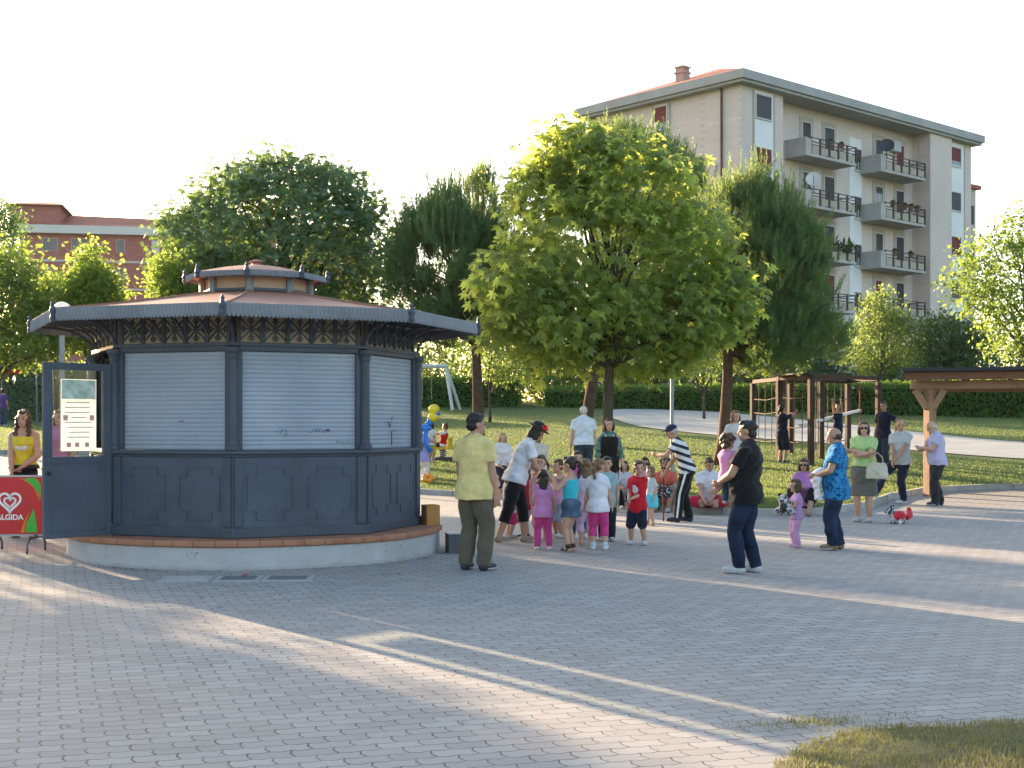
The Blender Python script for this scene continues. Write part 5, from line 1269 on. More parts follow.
def stripes_mat(name, a, b, freq, duty=.5, axis=2, tilt=0.0):
    t = NT(name); s3 = t.n('ShaderNodeSeparateXYZ'); t.l(t.coords(), s3.inputs[0])
    z = s3.outputs[axis]
    if tilt: z = t.math('ADD', z, t.math('MULTIPLY', s3.outputs[1], tilt))
    f = t.math('LESS_THAN', t.math('FRACT', t.math('MULTIPLY', z, freq)), duty); c = t.mix(f, a, b); nm = t.bump(t.noise(t.coords(), 22, 3), .4, .02); t.pbsdf(c, .9, 0, nm, .1); return t.m
def blotch_mat(name, a, b, c_, scale):
    t = NT(name); co = t.coords(); n = t.noise(co, scale, 5, .65); n2 = t.noise(co, scale * 2.3, 3)
    c = t.mix(t.ramp(n, .47, .53), a, b); c = t.mix(t.ramp(n2, .56, .60), c, c_); t.pbsdf(c, .85, 0, t.bump(t.noise(co, 22, 3), .4, .02), .15); return t.m
def denim(name, c):
    t = NT(name); co = t.coords(); n = t.noise(co, 5, 4); w_ = t.noise(co, 160, 2); cc = t.mix(t.ramp(n, .3, .72), tuple(q * .65 for q in c), tuple(q * 1.5 for q in c)); t.pbsdf(cc, .9, 0, t.bump(t.math('ADD', t.noise(co, 20, 3), t.math('MULTIPLY', w_, .15)), .6, .02), .1); return t.m
DEN = denim('denim_dark', (.018, .026, .052)); DENL = denim('denim_mid', (.075, .11, .17))
KH = fabric('khaki_cloth', (.105, .088, .062))

# ---- the men standing in front
a = person(at(474, 14.65), 1.74, -32, 'man in a yellow T-shirt and khaki trousers standing by the kiosk, seen from behind', hair=('short', 'black'), shirt=((.64, .52, .22), 'short', -.22, .015), legs=(KH, 'long', .015), shoe=((.03, .035, .06), 'shoe'),
       hl=(-.125, .05, .475), hr=(.125, .05, .475), el=(-1, -.5, 0), er=(1, -.5, 0), head=(-38, 4, 0), belly=.02, wid=1.04, fl=(-.065, .0, 0), fr=(.06, .02, 0), vox=.010)
b = person(at(747, 14.4), 1.66, 62, 'man in a black T-shirt and jeans carrying a toddler on his arm', hair=('short', 'black'), shirt=((.012, .012, .013), 'short', -.20, .017), legs=(DEN, 'long', .009), shoe=((.42, .43, .45), 'shoe'),
       hl=(-.05, .165, .585), hr=(.03, .185, .56), el=(-1, -.5, -.6), er=(1, -.6, -.6), head=(10, 4, 0), belly=.04, wid=1.10, lean=-3, fl=(-.06, .03, 0), fr=(.06, -.04, 0), vox=.010)
# toddler on his arm
tp = world(b, Vector((-.03, .215, .98)) + Vector((0, 0, 0)))
person(Vector((tp.x, tp.y, tp.z - .30)), .86, -48, 'curly haired toddler in a pink top held by the man in black', hk=.205, tone='fair', hair=('curly', 'brown'), shirt=((.62, .26, .44), 'short', -.1), legs=(DENL, 'long', .012), shoe=((.50, .50, .52), 'shoe'),
       P=(0, 0, .40), fl=(-.11, .10, .06), fr=(.11, .10, .10), kl=(-.6, 1, .2), kr=(.6, 1, .2), hl=(-.16, .22, .62), hr=(.22, .24, .70), head=(-10, 5, 0), vox=.009)
c = person(at(837, 17.1), 1.58, 78, 'balding man in a blue patterned shirt holding a white towel', hair=('bald', 'dark'), shirt=(blotch_mat('blue_print', (.02, .13, .30), (.03, .22, .46), (.01, .035, .12), 12), 'short', -.36, .020), legs=(denim('denim_navy', (.022, .032, .065)), 'long', .013), shoe=((.19, .13, .09), 'shoe'),
       hl=(-.06, .155, .60), hr=(.05, .16, .595), el=(-1, -.4, -.6), er=(1, -.4, -.6), belly=.035, wid=1.10, head=(0, 8, 0), fl=(-.06, .03, 0), fr=(.06, -.02, 0), vox=.010)
m = MB(); rr = np.random.default_rng(4)
rings = []
for i in range(9):
    f = i / 8; z = .99 - .36 * f; rings.append(((.01 + .01 * math.sin(f * 5), .235 + .02 * math.sin(f * 4), z), Vector((.13 + .02 * math.sin(f * 4 + 1), .02, 0)), Vector((0, .062 - .015 * f + .012 * math.sin(f * 7), 0))))
m.loft(rings); m.ball((0, .22, .985), (.12, .08, .05)); tw = link_mesh('towel', remesh(m, .011, 2, .010, 26, 3), fabric('towel_white', (.68, .68, .72)), None, c['obj'].location); tw.rotation_euler = c['obj'].rotation_euler
tag(tw, 'white towel hanging over the arms of the man in the blue patterned shirt', 'towel')
# ---- group right of the kerb bend
d = person(at(864, 22), 1.67, 152, 'woman with sunglasses in a lime top and grey skirt with crossed arms', female=True, wid=1.12, belly=.02, tone='fair', hair=('bob', 'brown'), shirt=((.36, .50, .20), 'short', -.06, .012), skirt=((.115, .105, .09), .26, .135), shoe=((.48, .40, .38), 'shoe'),
       hl=(.06, .135, .685), hr=(-.06, .15, .665), el=(-1, -.2, -.4), er=(1, -.2, -.4), head=(12, 0, 0))
sunglasses(d); chest_print(d, (.10, .24, .06), -.045, .85, .024, .03, 'embroidery')
bagp = world(d, (-.24, .13, .84)); bg_ = empty('handbag', bagp, R(160), 'cream handbag with round motifs on the arm of the woman in lime', 'handbag')
m = MB(); m.loft([((0, 0, -.13), Vector((.17, 0, 0)), Vector((0, .06, 0))), ((0, 0, -.10), Vector((.185, 0, 0)), Vector((0, .075, 0))), ((0, 0, .05), Vector((.165, 0, 0)), Vector((0, .06, 0))), ((0, 0, .13), Vector((.14, 0, 0)), Vector((0, .03, 0)))])
link_mesh('bag_body', remesh(m, .011, 2, .005, 18, 1), fabric('bag_cream', (.52, .47, .36)), bg_)
MB().tube([(-.10, 0, .11), (-.08, 0, .22), (-.0, .0, .30), (.07, .0, .22), (.10, 0, .11)], .010, 6).build('bag_strap', fabric('bag_strap', (.42, .36, .26)), bg_)
for x_ in (-.07, .07):
    m = MB(); m.tube([(x_ + .045 * math.cos(k * .6283), -.068 + .0, -.02 + .045 * math.sin(k * .6283)) for k in range(11)], .008, 5); m.ball((x_, -.066, -.02), .016); m.build('round_motif', M('motif_brown', (.16, .12, .09), .8, .1), bg_)
e1 = person(at(901, 26.9), 1.72, 100, 'man in a pale grey polo shirt with one foot up on the kerb', hair=('thin', 'dark'), shirt=((.45, .44, .43), 'short', -.16, .014), legs=(NAVY, 'long', .012), shoe=((.50, .50, .52), 'shoe'),
       turn=55, fl=(-.03, -.02, 0), fr=(.04, .30, .075), kr=(.1, 1, .3), hl=(-.13, .13, .50), hr=(-.09, .15, .505), lean=7, head=(14, 4, 0), belly=.02)
e2 = person(at(884, 34.5), 1.80, 128, 'tall man in a navy polo shirt with a hand on his hip on the lawn', hair=('short', 'dark'), shirt=((.020, .020, .040), 'short', -.12, .013), legs=((.035, .045, .075), 'long', .012), hl=(-.21, .02, .56), el=(-1, -.4, 0), head=(14, 0, 0))
e3 = person(at(938, 26.4), 1.71, 92, 'balding older man in a lavender shirt clapping beside the shelter post', hair=('bald', 'grey'), tone='fair', shirt=((.44, .40, .58), 'short', -.16, .016), legs=((.030, .028, .030), 'long', .014), shoe=((.06, .035, .025), 'shoe'),
       hl=(-.012, .20, .66), hr=(.015, .205, .645), el=(-1, -.3, -.8), er=(1, -.3, -.8), hunch=10, head=(0, 22, 0), belly=.05, wid=1.08, fl=(-.06, .05, 0), fr=(.06, -.05, 0))
f1 = person(at(797, 17.4), .90, 98, 'small girl in lilac holding a black and white plush toy', hk=.195, tone='fair', hair=('bob', 'brown'), shirt=((.50, .30, .55), 'short', -.1), legs=((.55, .30, .52), 'long', .012), shoe=((.58, .32, .45), 'shoe'), female=True,
       hl=(-.10, .20, .56), hr=(.08, .21, .52), head=(0, 4, 0), vox=.009)
def plush(loc, rz, label, s=1.0, kind=0):
    e = empty('soft_toy', loc, rz, label, 'soft toy'); m = MB()
    m.ball((0, 0, .10 * s), (.10 * s, .12 * s, .10 * s)); m.ball((0, .11 * s, .20 * s), (.075 * s, .075 * s, .07 * s)); m.ball((0, .18 * s, .185 * s), (.035 * s, .04 * s, .03 * s))
    for sx_ in (-1, 1):
        m.tube([(sx_ * .08 * s, .06 * s, .08 * s), (sx_ * .12 * s, .09 * s, .02 * s)], [.035 * s, .03 * s], 8); m.tube([(sx_ * .08 * s, -.06 * s, .07 * s), (sx_ * .13 * s, -.05 * s, .015 * s)], [.035 * s, .03 * s], 8)
    link_mesh('toy_body', remesh(m, .009, 2, .005, 40, 1), blotch_mat('plush_fur_%d' % kind, (.60, .60, .62), (.05, .05, .055), (.5, .5, .52), 11), e)
    for sx_ in (-1, 1): MB().ball((sx_ * .065 * s, .09 * s, .265 * s), (.025 * s, .015 * s, .03 * s)).build('ear', M('plush_black', (.03, .03, .032), .95, .1), e, smooth_shade=True)
    return e
hp_ = world(f1, (-.02, .15, .43)); p1 = plush(hp_, R(150), 'black and white plush animal in the arms of the girl in lilac', .95)
m = MB(); m.tube([(-.02, .2, .10), (-.06, .30, .12), (-.10, .36, .08)], [.04, .045, .02], 8); m.build('tail', M('plush_black', (.03, .03, .032), .95, .1), p1, smooth_shade=True)
tl = at(898, 21.6); p2 = plush(tl, R(60), 'red and white plush toy lying on the pavers near the woman in lime', 1.0, 1)
m = MB(); m.ball((-.02, -.03, .13), (.125, .10, .085)); m.tube([(.05, -.12, .10), (.16, -.15, .13), (.25, -.12, .17), (.27, -.10, .25)], [.05, .05, .05, .03], 8); link_mesh('red_coat', remesh(m, .01, 2), fabric('toy_red', (.55, .03, .05)), p2)
# ---- women and children in the middle
g1 = person(at(515, 18.1), 1.70, -82, 'woman in a flowered black hat and black capri trousers bending to the children', female=True, wid=1.05, tone='mid', hair=('bob', 'dark'), shirt=((.66, .65, .68), 'short', -.12, .013), legs=(BLACK, 'capri', .010), shoe=((.30, .22, .16), 'shoe'),
       lean=16, hunch=12, fl=(-.05, .08, 0), fr=(.06, -.14, 0), kr=(0, 1, 0), hl=(-.08, .26, .53), hr=(.10, .25, .52), head=(0, 18, 0), belly=.015)
hp, hs = g1['hp'], g1['hs']; m = MB(); m.ball(hp(0, -.01, .085), (.092 * hs, .105 * hs, .075 * hs), g1['hrot'], 16, 10); m.ball(hp(0, .0, .062), (.150 * hs, .175 * hs, .014 * hs), g1['hrot'], 18, 6); ht_ = link_mesh('hat', remesh(m, .009, 2), fabric('hat_black', (.02, .025, .02)), g1['obj'])
m = MB(); [m.ball(hp(.085 * math.cos(k * 1.2) * .35 + .075, .05 + .03 * math.sin(k * 1.2), .10 + .022 * math.cos(k * 2.0)), .022 * hs) for k in range(6)]; m.build('hat_flower', M('flower_red', (.62, .02, .04), .8, .1), ht_, smooth_shade=True)
m = MB(); m.ball(hp(-.05, .06, .105), .022 * hs); m.ball(hp(.02, .095, .10), .02 * hs); m.build('hat_leaf', M('flower_green', (.08, .2, .04), .8, .1), ht_, smooth_shade=True)
GRP = 'children gathered in a circle'
def kid(px, Y, Ht, yaw, lab, **k):
    k.setdefault('hk', .172); k.setdefault('vox', .009); k.setdefault('tone', 'fair'); return person(at(px, Y), Ht, yaw, lab, **k)
kid(543, 17.1, 1.03, 2, 'girl in a pink top and magenta leggings with dark bobbed hair seen from behind', hair=('long', 'dark'), shirt=((.60, .24, .48), 'short', -.16), legs=((.52, .055, .22), 'long', .007), shoe=((.60, .58, .58), 'shoe'), hl=(-.10, .13, .50), hr=(.16, .10, .47), fl=(-.07, 0, 0), fr=(.08, .0, 0), female=True)
kid(571, 16.85, 1.21, 66, 'girl in a turquoise tank top and denim skirt with a dark ponytail', hair=('pony', 'dark'), shirt=((.045, .42, .50), 'none', -.12), skirt=(DENL, .36, .115), shoe=((.06, .03, .022), 'sandal'), hl=(-.10, .16, .75), el=(-.6, -.2, -1), hr=(.12, .02, .46), socks=(.06, .035, .025), female=True, head=(-4, 3, 0))
kid(598, 17.1, 1.18, -6, 'girl in a white T-shirt and magenta capri leggings with a brown ponytail', hair=('pony', 'light'), shirt=((.66, .65, .70), 'short', -.15), legs=((.56, .05, .22), 'capri', .010), socks=(.42, .60, .62), shoe=((.62, .60, .62), 'shoe'), hl=(-.15, .06, .44), hr=(.15, .07, .45), head=(-28, 6, 0), fl=(-.055, 0, 0), fr=(.075, 0, 0), female=True)
br_ = kid(638, 17.8, 1.13, 152, 'boy in a red shirt and navy shorts with white side stripes', hair=('short', 'dark'), shirt=((.52, .018, .03), 'short', -.25), legs=(NAVY, 'knee', .018), stripe=True, shoe=((.50, .51, .55), 'shoe'), hl=(.01, .13, .55), hr=(.06, .13, .53), head=(38, 3, 0), fl=(-.085, 0, 0), fr=(.085, 0, 0))
kid(651, 21.2, .95, 128, 'small girl in a pale top and turquoise skirt behind the boy in red', hk=.185, hair=('bob', 'light'), shirt=((.50, .55, .55), 'short', -.1), skirt=((.10, .50, .60), .30, .14), shoe=((.42, .30, .24), 'sandal'), female=True)
kid(541, 18.5, 1.19, 176, 'girl with bare arms facing the camera behind the girl in magenta leggings', hair=('two', 'brown'), shirt=((.62, .40, .50), 'none', -.1), legs=((.50, .30, .40), 'capri', .01), shoe=((.4, .3, .3), 'sandal'), hl=(-.04, .16, .72), el=(-1, 0, -.3), head=(-10, 0, 0), female=True)
kid(559, 18.9, 1.12, 120, 'child in a pale pink vest half hidden behind the girl in turquoise', hair=('short', 'brown'), shirt=((.66, .36, .50), 'none', -.1), legs=((.30, .34, .44), 'knee', .01), shoe=((.55, .55, .6), 'shoe'), hl=(-.03, .16, .78), el=(-1, 0, -.2))
kid(577, 18.9, 1.24, 186, 'tall dark haired girl in pink behind the girl with the ponytail', hair=('long', 'black'), shirt=((.60, .10, .32), 'short', -.1), legs=(JEAN, 'long', .01), shoe=((.55, .55, .58), 'shoe'), female=True)
kid(586, 17.7, 1.16, 12, 'girl in a pale lilac top between the turquoise girl and the girl in white', hair=('long', 'light'), shirt=((.56, .50, .62), 'short', -.16), legs=((.58, .44, .60), 'capri', .01), shoe=((.50, .36, .30), 'sandal'), female=True)
kid(607, 18.4, 1.17, 172, 'child in a pale green shirt and dark jeans behind the girl in white', hair=('short', 'black'), shirt=((.28, .44, .44), 'short', -.2), legs=((.022, .024, .035), 'long', .014), shoe=((.5, .5, .5), 'shoe'))
kid(509, 18.8, 1.00, -70, 'child in a white top and magenta shorts behind the woman in black capris', hair=('short', 'dark'), shirt=((.62, .62, .66), 'short', -.3, .02), legs=((.56, .04, .16), 'knee', .014), shoe=((.60, .25, .42), 'shoe'))
kid(526, 18.9, 1.02, 60, 'child in a red shirt between the woman in white and the girl in pink', hair=('short', 'dark'), shirt=((.40, .03, .07), 'short', -.2), legs=((.50, .42, .44), 'knee', .014), shoe=((.05, .06, .12), 'shoe'))
chest_print(br_, (.60, .58, .60), .0, .75, .036, .040)
# ---- grown-ups behind the children
h1 = person(at(502, 26.3), 1.45, 196, 'elderly fair haired woman in a white blouse and dark skirt standing behind', female=True, wid=1.15, tone='fair', hair=('bob', 'blond'), shirt=((.58, .55, .54), 'long', -.12, .014), skirt=((.03, .03, .045), .24, .115), shoe=((.28, .17, .10), 'shoe'), hl=(-.05, .14, .56), hr=(.07, .14, .55))
MB().tube([world(h1, (-.12, .10, 1.18)) - h1['obj'].location, world(h1, (.02, .13, 1.0)) - h1['obj'].location], .01, 5)
h2 = person(at(537, 24.0), 1.50, 170, 'woman in a beige blouse with dark hair standing behind the girls', female=True, wid=1.15, belly=.03, hair=('bob', 'dark'), shirt=((.50, .44, .37), 'mid', -.14, .014), legs=((.03, .035, .06), 'long', .012), hl=(-.03, .18, .58), hr=(.05, .18, .56), lean=8, head=(-20, 6, 0))
h3 = person(at(609, 24.6), 1.73, 184, 'smiling woman in a long black dress and pale necklace facing the camera', female=True, tone='fair', hair=('bob', 'red'), shirt=(blotch_mat('green_print', (.10, .20, .16), (.05, .11, .10), (.24, .26, .16), 14), 'mid', .2, .006), vest=(.014, .011, .012), skirt=((.014, .011, .012), .13, .10), shoe=((.35, .24, .18), 'sandal'), hl=(-.15, .06, .44), hr=(.16, .04, .43), head=(-4, 0, 0))
m = MB(); [m.ball(h3['A'](h3['neck']) + h3['X2'] * .075 * math.sin(a_) + h3['Y2'] * (.075 + .03 * (1 - abs(math.sin(a_)))) - Vector((0, 0, .03 + .075 * math.cos(a_))), .013) for a_ in [R(-80 + 16 * k) for k in range(11)]]; m.build('necklace', M('necklace_pale', (.60, .58, .54), .5, .1), h3['obj'], smooth_shade=True)
person(at(584, 29.8), 1.84, 12, 'white haired old man in a white shirt walking away on the lawn', hair=('thin', 'white'), tone='fair', shirt=((.62, .64, .68), 'short', -.04, .018), legs=((.04, .05, .07), 'long', .016), wid=1.08, belly=.05, lean=4, head=(-30, 4, 0), hl=(-.16, .05, .45), hr=(.15, .03, .45))
i1 = person(at(687, 22.0), 1.66, 78, 'old man in a striped shirt and track trousers leaning on a cane', hair=('thin', 'grey'), shirt=(stripes_mat('shirt_stripes', (.62, .60, .58), (.03, .032, .05), 8.5, .46, 2, -.35), 'short', -.12, .013), legs=(BLACK, 'long', .013), stripe=True, shoe=((.02, .025, .05), 'shoe'),
            lean=13, hunch=14, hl=(-.08, .29, .66), hr=(.08, .215, .50), el=(-1, -.3, -.5), er=(1, -.6, -.3), head=(0, 6, 0), fl=(-.05, .09, 0), fr=(.06, -.02, 0))
cap(i1, (.022, .026, .06))
hw_ = world(i1, Vector(i1['hr']) * i1['Ht'] + Vector((0, .04, 0))); cx, cy = hw_.x, hw_.y; gz_ = ground(cx, cy)
m = MB(); m.tube([(0, 0, 0), (0, 0, hw_.z - gz_ + .02)], .011, 8); m.build('shaft', M('cane_wood', (.10, .022, .014), .4, .2), (cn := empty('walking_cane', (cx, cy, gz_), R(78), 'dark red walking cane under the hand of the old man in stripes', 'cane')))
MB().tube([(0, -.09, hw_.z - gz_ + .02), (0, 0, hw_.z - gz_ + .045), (0, .05, hw_.z - gz_ + .03)], .014, 8).build('grip', M('cane_grip', (.05, .02, .014), .4, .1), cn, smooth_shade=True); MB().lathe([(.014, 0), (.014, .04), (.011, .045)], 8).build('tip', M('rubber', (.02, .02, .02), .8, .1), cn)
# ---- seated on the kerb
def sit(px, lab, Ht, yaw, back=.03, **k):
    x = X_at(px, 25.0)
    for _ in range(6): y = yk(x) + back; x = X_at(px, y)
    z = zt(x, y) + .12; f = z / Ht
    k.setdefault('fl', (-.09, .30, -.12 / Ht)); k.setdefault('fr', (.09, .30, -.12 / Ht)); k.setdefault('kl', (-.3, .5, 1)); k.setdefault('kr', (.3, .5, 1)); k.setdefault('lean', 12); k.setdefault('hl', (-.07, .27, .20)); k.setdefault('hr', (.07, .27, .20))
    return person(Vector((x, y + .06, z)), Ht, yaw, lab, P=(0, 0, .065), seat=True, **k)
sit(623, 'child in a white top sitting on the kerb behind the woman in black', 1.35, 190, hk=.155, hair=('bob', 'dark'), shirt=((.58, .60, .66), 'short', -.1), legs=(BLACK, 'long', .012), shoe=((.5, .5, .5), 'shoe'))
s2 = sit(645, 'woman with sunglasses in pink sitting behind the boy in red', 1.62, 176, female=True, hair=('bob', 'dark'), shirt=((.55, .30, .36), 'short', -.1), legs=((.40, .36, .33), 'long', .012), shoe=((.4, .38, .36), 'shoe')); sunglasses(s2)
sit(668, 'dark curly haired woman in coral sitting on the kerb with a bag', 1.64, 158, female=True, tone='tan', hair=('curly', 'brown'), shirt=((.56, .11, .07), 'short', -.1), legs=((.22, .19, .16), 'knee', .012), shoe=((.40, .36, .32), 'shoe'))
bl = at(664, 23.6); bl.z += .40; e = empty('handbag', bl, R(20), 'black and white patterned bag on the lap of the woman in coral', 'handbag'); m = MB(); m.ball((0, 0, 0), (.17, .09, .12)); m.tube([(-.1, 0, .09), (0, 0, .2), (.1, 0, .09)], .014, 6); link_mesh('bag_body', remesh(m, .011, 2), blotch_mat('bag_print', (.02, .02, .022), (.03, .03, .03), (.5, .5, .5), 14), e)
s4 = sit(709, 'man in a white polo and red shorts sitting cross legged on the kerb', 1.70, 172, hair=('short', 'dark'), shirt=((.62, .60, .64), 'short', -.1, .016), legs=((.46, .02, .05), 'knee', .02), shoe=((.25, .17, .12), 'sandal'),
        fl=(.08, .20, .0), fr=(-.08, .26, .0), kl=(-1, .8, .1), kr=(1, .8, .1), hl=(-.03, .24, .10), hr=(.05, .25, .09), lean=16, head=(20, 14, 0))
s5 = sit(806, 'woman with sunglasses in a purple top sitting on the kerb', 1.66, 158, female=True, hair=('bob', 'brown'), shirt=((.42, .17, .40), 'mid', -.1), legs=(BLACK, 'capri', .016), shoe=((.10, .06, .04), 'sandal'), hl=(.02, .30, .24), hr=(.05, .30, .23)); sunglasses(s5)
person(at(735, 25.2, .10), 1.64, 200, 'light haired woman standing behind the man with the toddler', female=True, tone='fair', hair=('bob', 'light'), shirt=((.50, .46, .44), 'short', -.1), legs=((.30, .27, .24), 'long', .012), shoe=((.30, .22, .16), 'shoe'))
# ---- children further off
person(at(782, 36.5), 1.60, -52, 'boy in navy reaching up to the climbing net', hk=.15, hair=('short', 'black'), shirt=((.016, .02, .045), 'short', -.2, .016), legs=(NAVY, 'knee', .022), shoe=((.04, .04, .045), 'shoe'), hr=(.06, .28, .86), er=(1, 0, -1), hl=(-.02, .28, .80), head=(0, -8, 0))
person(Vector((X_at(838, 38.2), 38.2, Z_at(444, 38.2))), 1.16, 165, 'child in navy hanging from the bars of the climbing frame', hk=.17, hair=('short', 'brown'), shirt=((.022, .024, .06), 'none', -.2), legs=(NAVY, 'knee', .014), shoe=((.4, .12, .16), 'shoe'), hl=(-.06, .06, 1.12), hr=(.14, .06, 1.10), el=(-1, .2, 0), er=(1, .2, 0))
bx = at(443, 37.5); person(Vector((bx.x, bx.y, bx.z)), 1.16, 70, 'boy in a red vest sitting on the spring rider on the lawn', hk=.17, hair=('short', 'brown'), shirt=(WHT, 'short', -.1), vest=(.42, .02, .03), legs=(NAVY, 'knee', .014), shoe=((.5, .3, .25), 'shoe'), P=(0, 0, .36), seat=True, lean=-10, fl=(-.08, .28, .14), fr=(.08, .28, .14), kl=(0, .4, 1), kr=(0, .4, 1), hl=(-.07, .25, .62), hr=(.07, .25, .62))
person(at(431, 36.8), 1.12, -40, 'child in white with dark hair beside the spring rider', hk=.17, hair=('bob', 'black'), tone='tan', shirt=(WHT, 'short', -.1), legs=((.50, .34, .05), 'knee', .012), shoe=((.5, .3, .3), 'shoe'))
bs_ = person(at(423.5, 31.9), 1.34, -60, 'girl in a lilac dress with balloons half hidden by the kiosk', hk=.155, female=True, hair=('long', 'brown'), tone='fair', shirt=((.36, .34, .62), 'short', -.1), skirt=((.34, .32, .62), .36, .13), legs=((.58, .57, .6), 'long', .008), shoe=((.5, .45, .45), 'shoe'), hr=(.06, .20, .74), hl=(-.06, .20, .72))
# ---- far left
y1 = person(at(24, 17.4), 1.66, 186, 'young woman in a yellow top and dark jeans behind the red sign', female=True, tone='fair', hair=('longcurly', 'brown'), shirt=((.66, .52, .05), 'none', .14, .010), legs=((.018, .018, .024), 'long', .008), shoe=((.1, .1, .1), 'shoe'), hl=(-.03, .13, .555), el=(-1, -.5, -.1), hr=(.06, .13, .50), er=(1, -.5, 0), head=(-8, 0, 0))
m = MB(); y1['torso'](m, .016, .06, .17, 0, True); y1_b = link_mesh('belt', remesh(m, .011, 1), M('belt_black', (.015, .015, .015), .5, .1), y1['obj'])
chest_print(y1, (.68, .68, .68), 0, .84, .050, .026, 'neckline_frill', True)
person(at(60, 19.2), 1.62, 172, 'person in pink behind the glass of the open kiosk door', female=True, tone='fair', hair=('long', 'light'), shirt=((.50, .20, .34), 'short', -.1), legs=((.20, .03, .07), 'long', .012))
person(at(3, 50), 1.42, -20, 'child in a purple shirt walking by the sports fence', hk=.15, hair=('short', 'black'), shirt=((.10, .05, .20), 'short', -.1), legs=(JEAN, 'long', .013), shoe=((.5, .5, .5), 'shoe'))
# ================================================================ park furniture
POST = M('brown_timber', (.060, .032, .022), .8, .25, 4, bump=.3, bscale=30)
def gp(px, Y): x = X_at(px, Y); return Vector((x, Y, ground(x, Y)))
# climbing frame
posts = [(753, 40), (779, 37.6), (790.5, 39.8), (811, 36), (821, 37.8), (848, 39.8), (878.5, 38)]
P0 = gp(811, 36); CF = empty('climbing_frame', P0, 0, 'brown timber climbing frame with rope nets on the lawn', 'climbing frame')
tops = []
for px, Y in posts:
    g = gp(px, Y); zt_ = P0.z + 2.28; p = g - P0; MB().box((p.x, p.y, (zt_ - P0.z + p.z - .1) / 2), (.14, .14, zt_ - P0.z - p.z + .1), R(20)).build('post', POST, CF, bevel=.012); tops.append(Vector((p.x, p.y, 2.28)))
for i, j, dz in ((0, 1, .0), (1, 3, .02), (0, 2, .03), (2, 5, .01), (3, 6, .04), (4, 5, .05), (3, 4, .0), (5, 6, .02)):
    a, b = tops[i] + Vector((0, 0, .06 + dz)), tops[j] + Vector((0, 0, .06 + dz)); d = (b - a).normalized() * .1; MB().bar(a - d, b + d, .10, .11).build('beam', POST, CF, bevel=.01)
MB().bar(tops[1] + Vector((0, 0, .15)), tops[3] + Vector((0, 0, .17)), .5, .03).build('roof_board', M('dark_board', (.05, .05, .055), .7, .1), CF)
ROPE = M('net_rope', (.16, .12, .10), .9, .2); ROPER = M('red_rope', (.30, .05, .05), .9, .2)
for (i, j) in ((0, 1), (1, 3), (4, 5), (3, 4)):
    m = MB(); a, b = tops[i], tops[j]
    for k in range(1, 4):
        for dz in (0,): 
            p = a.lerp(b, k / 4); m.tube([p, p - Vector((.02, 0, 1.9))], .013, 5)
    for z in (.45, .85, 1.25, 1.65): m.tube([a - Vector((0, 0, z)), a.lerp(b, .5) - Vector((0, 0, z + .05)), b - Vector((0, 0, z))], .013, 5)
    m.build('rope_net', ROPE, CF)
m = MB(); p = tops[5].lerp(tops[6], .4); m.tube([p, p - Vector((0, 0, 2.0))], .018, 5); m.build('rope', ROPER, CF)
a = tops[3].lerp(tops[4], .4) - Vector((.4, 0, 1.22)); b = tops[5] + Vector((.35, 0, -.78)); MB().bar(a, b, .09, .07).build('balance_pole', M('white_pole', (.60, .58, .55), .6, .1), CF)
# shelter
S0 = gp(930, 29.3); SH = empty('shelter', S0, R(-20), 'timber shelter with a dark flat roof and a carved wooden post', 'shelter')
TIM = M('pale_timber', (.28, .17, .10), .75, .25, 3, bump=.3, bscale=24); TIMD = M('dark_timber', (.14, .065, .035), .75, .2, 3, bump=.3, bscale=24)
zp = Z_at(389, 29.3) - S0.z
def shp(px, py, wpx, w_=.27):
    pass
pm = MB(); pm.tube([(0, 0, -.1), (0, 0, zp)], [.15, .135], 4); pm.build('post', TIM, SH, bevel=.015)
for sx_ in (-1, 1): MB().bar((sx_ * .06, 0, zp - .42), (sx_ * .30, 0, zp - .02), .14, .17, (0, 1, 0)).build('brace', TIM, SH, bevel=.012)
pm = MB(); pm.tube([(6.0, 0, -.1), (6.0, 0, zp)], [.15, .135], 4); pm.build('post', TIM, SH, bevel=.015)
pm = MB(); pm.tube([(6.0, 3.0, -.1), (6.0, 3.0, zp)], [.15, .135], 4); pm.build('post', TIM, SH, bevel=.015)
MB().box((3.1, 0, zp + .09), (7.0, .16, .18)).build('beam', TIM, SH, bevel=.01); MB().box((3.1, 3.0, zp + .09), (7.0, .16, .18)).build('beam', TIM, SH, bevel=.01)
for k in range(8): MB().box((-.25 + k * .95, 1.5, zp + .245), (.10, 3.7, .12)).build('rafter', TIM if k % 3 else M('rafter_pale', (.55, .48, .40), .7, .1), SH)
MB().box((3.15, 1.5, zp + .33), (7.3, 3.9, .04)).build('roof_boards', TIMD, SH); MB().box((3.15, -.42, zp + .255), (7.3, .05, .13)).build('fascia', TIMD, SH)
MB().box((3.15, 1.5, zp + .40), (7.4, 4.1, .08)).build('roof_cover', M('roof_felt', (.035, .034, .038), .8, .15, 2), SH, bevel=.01)
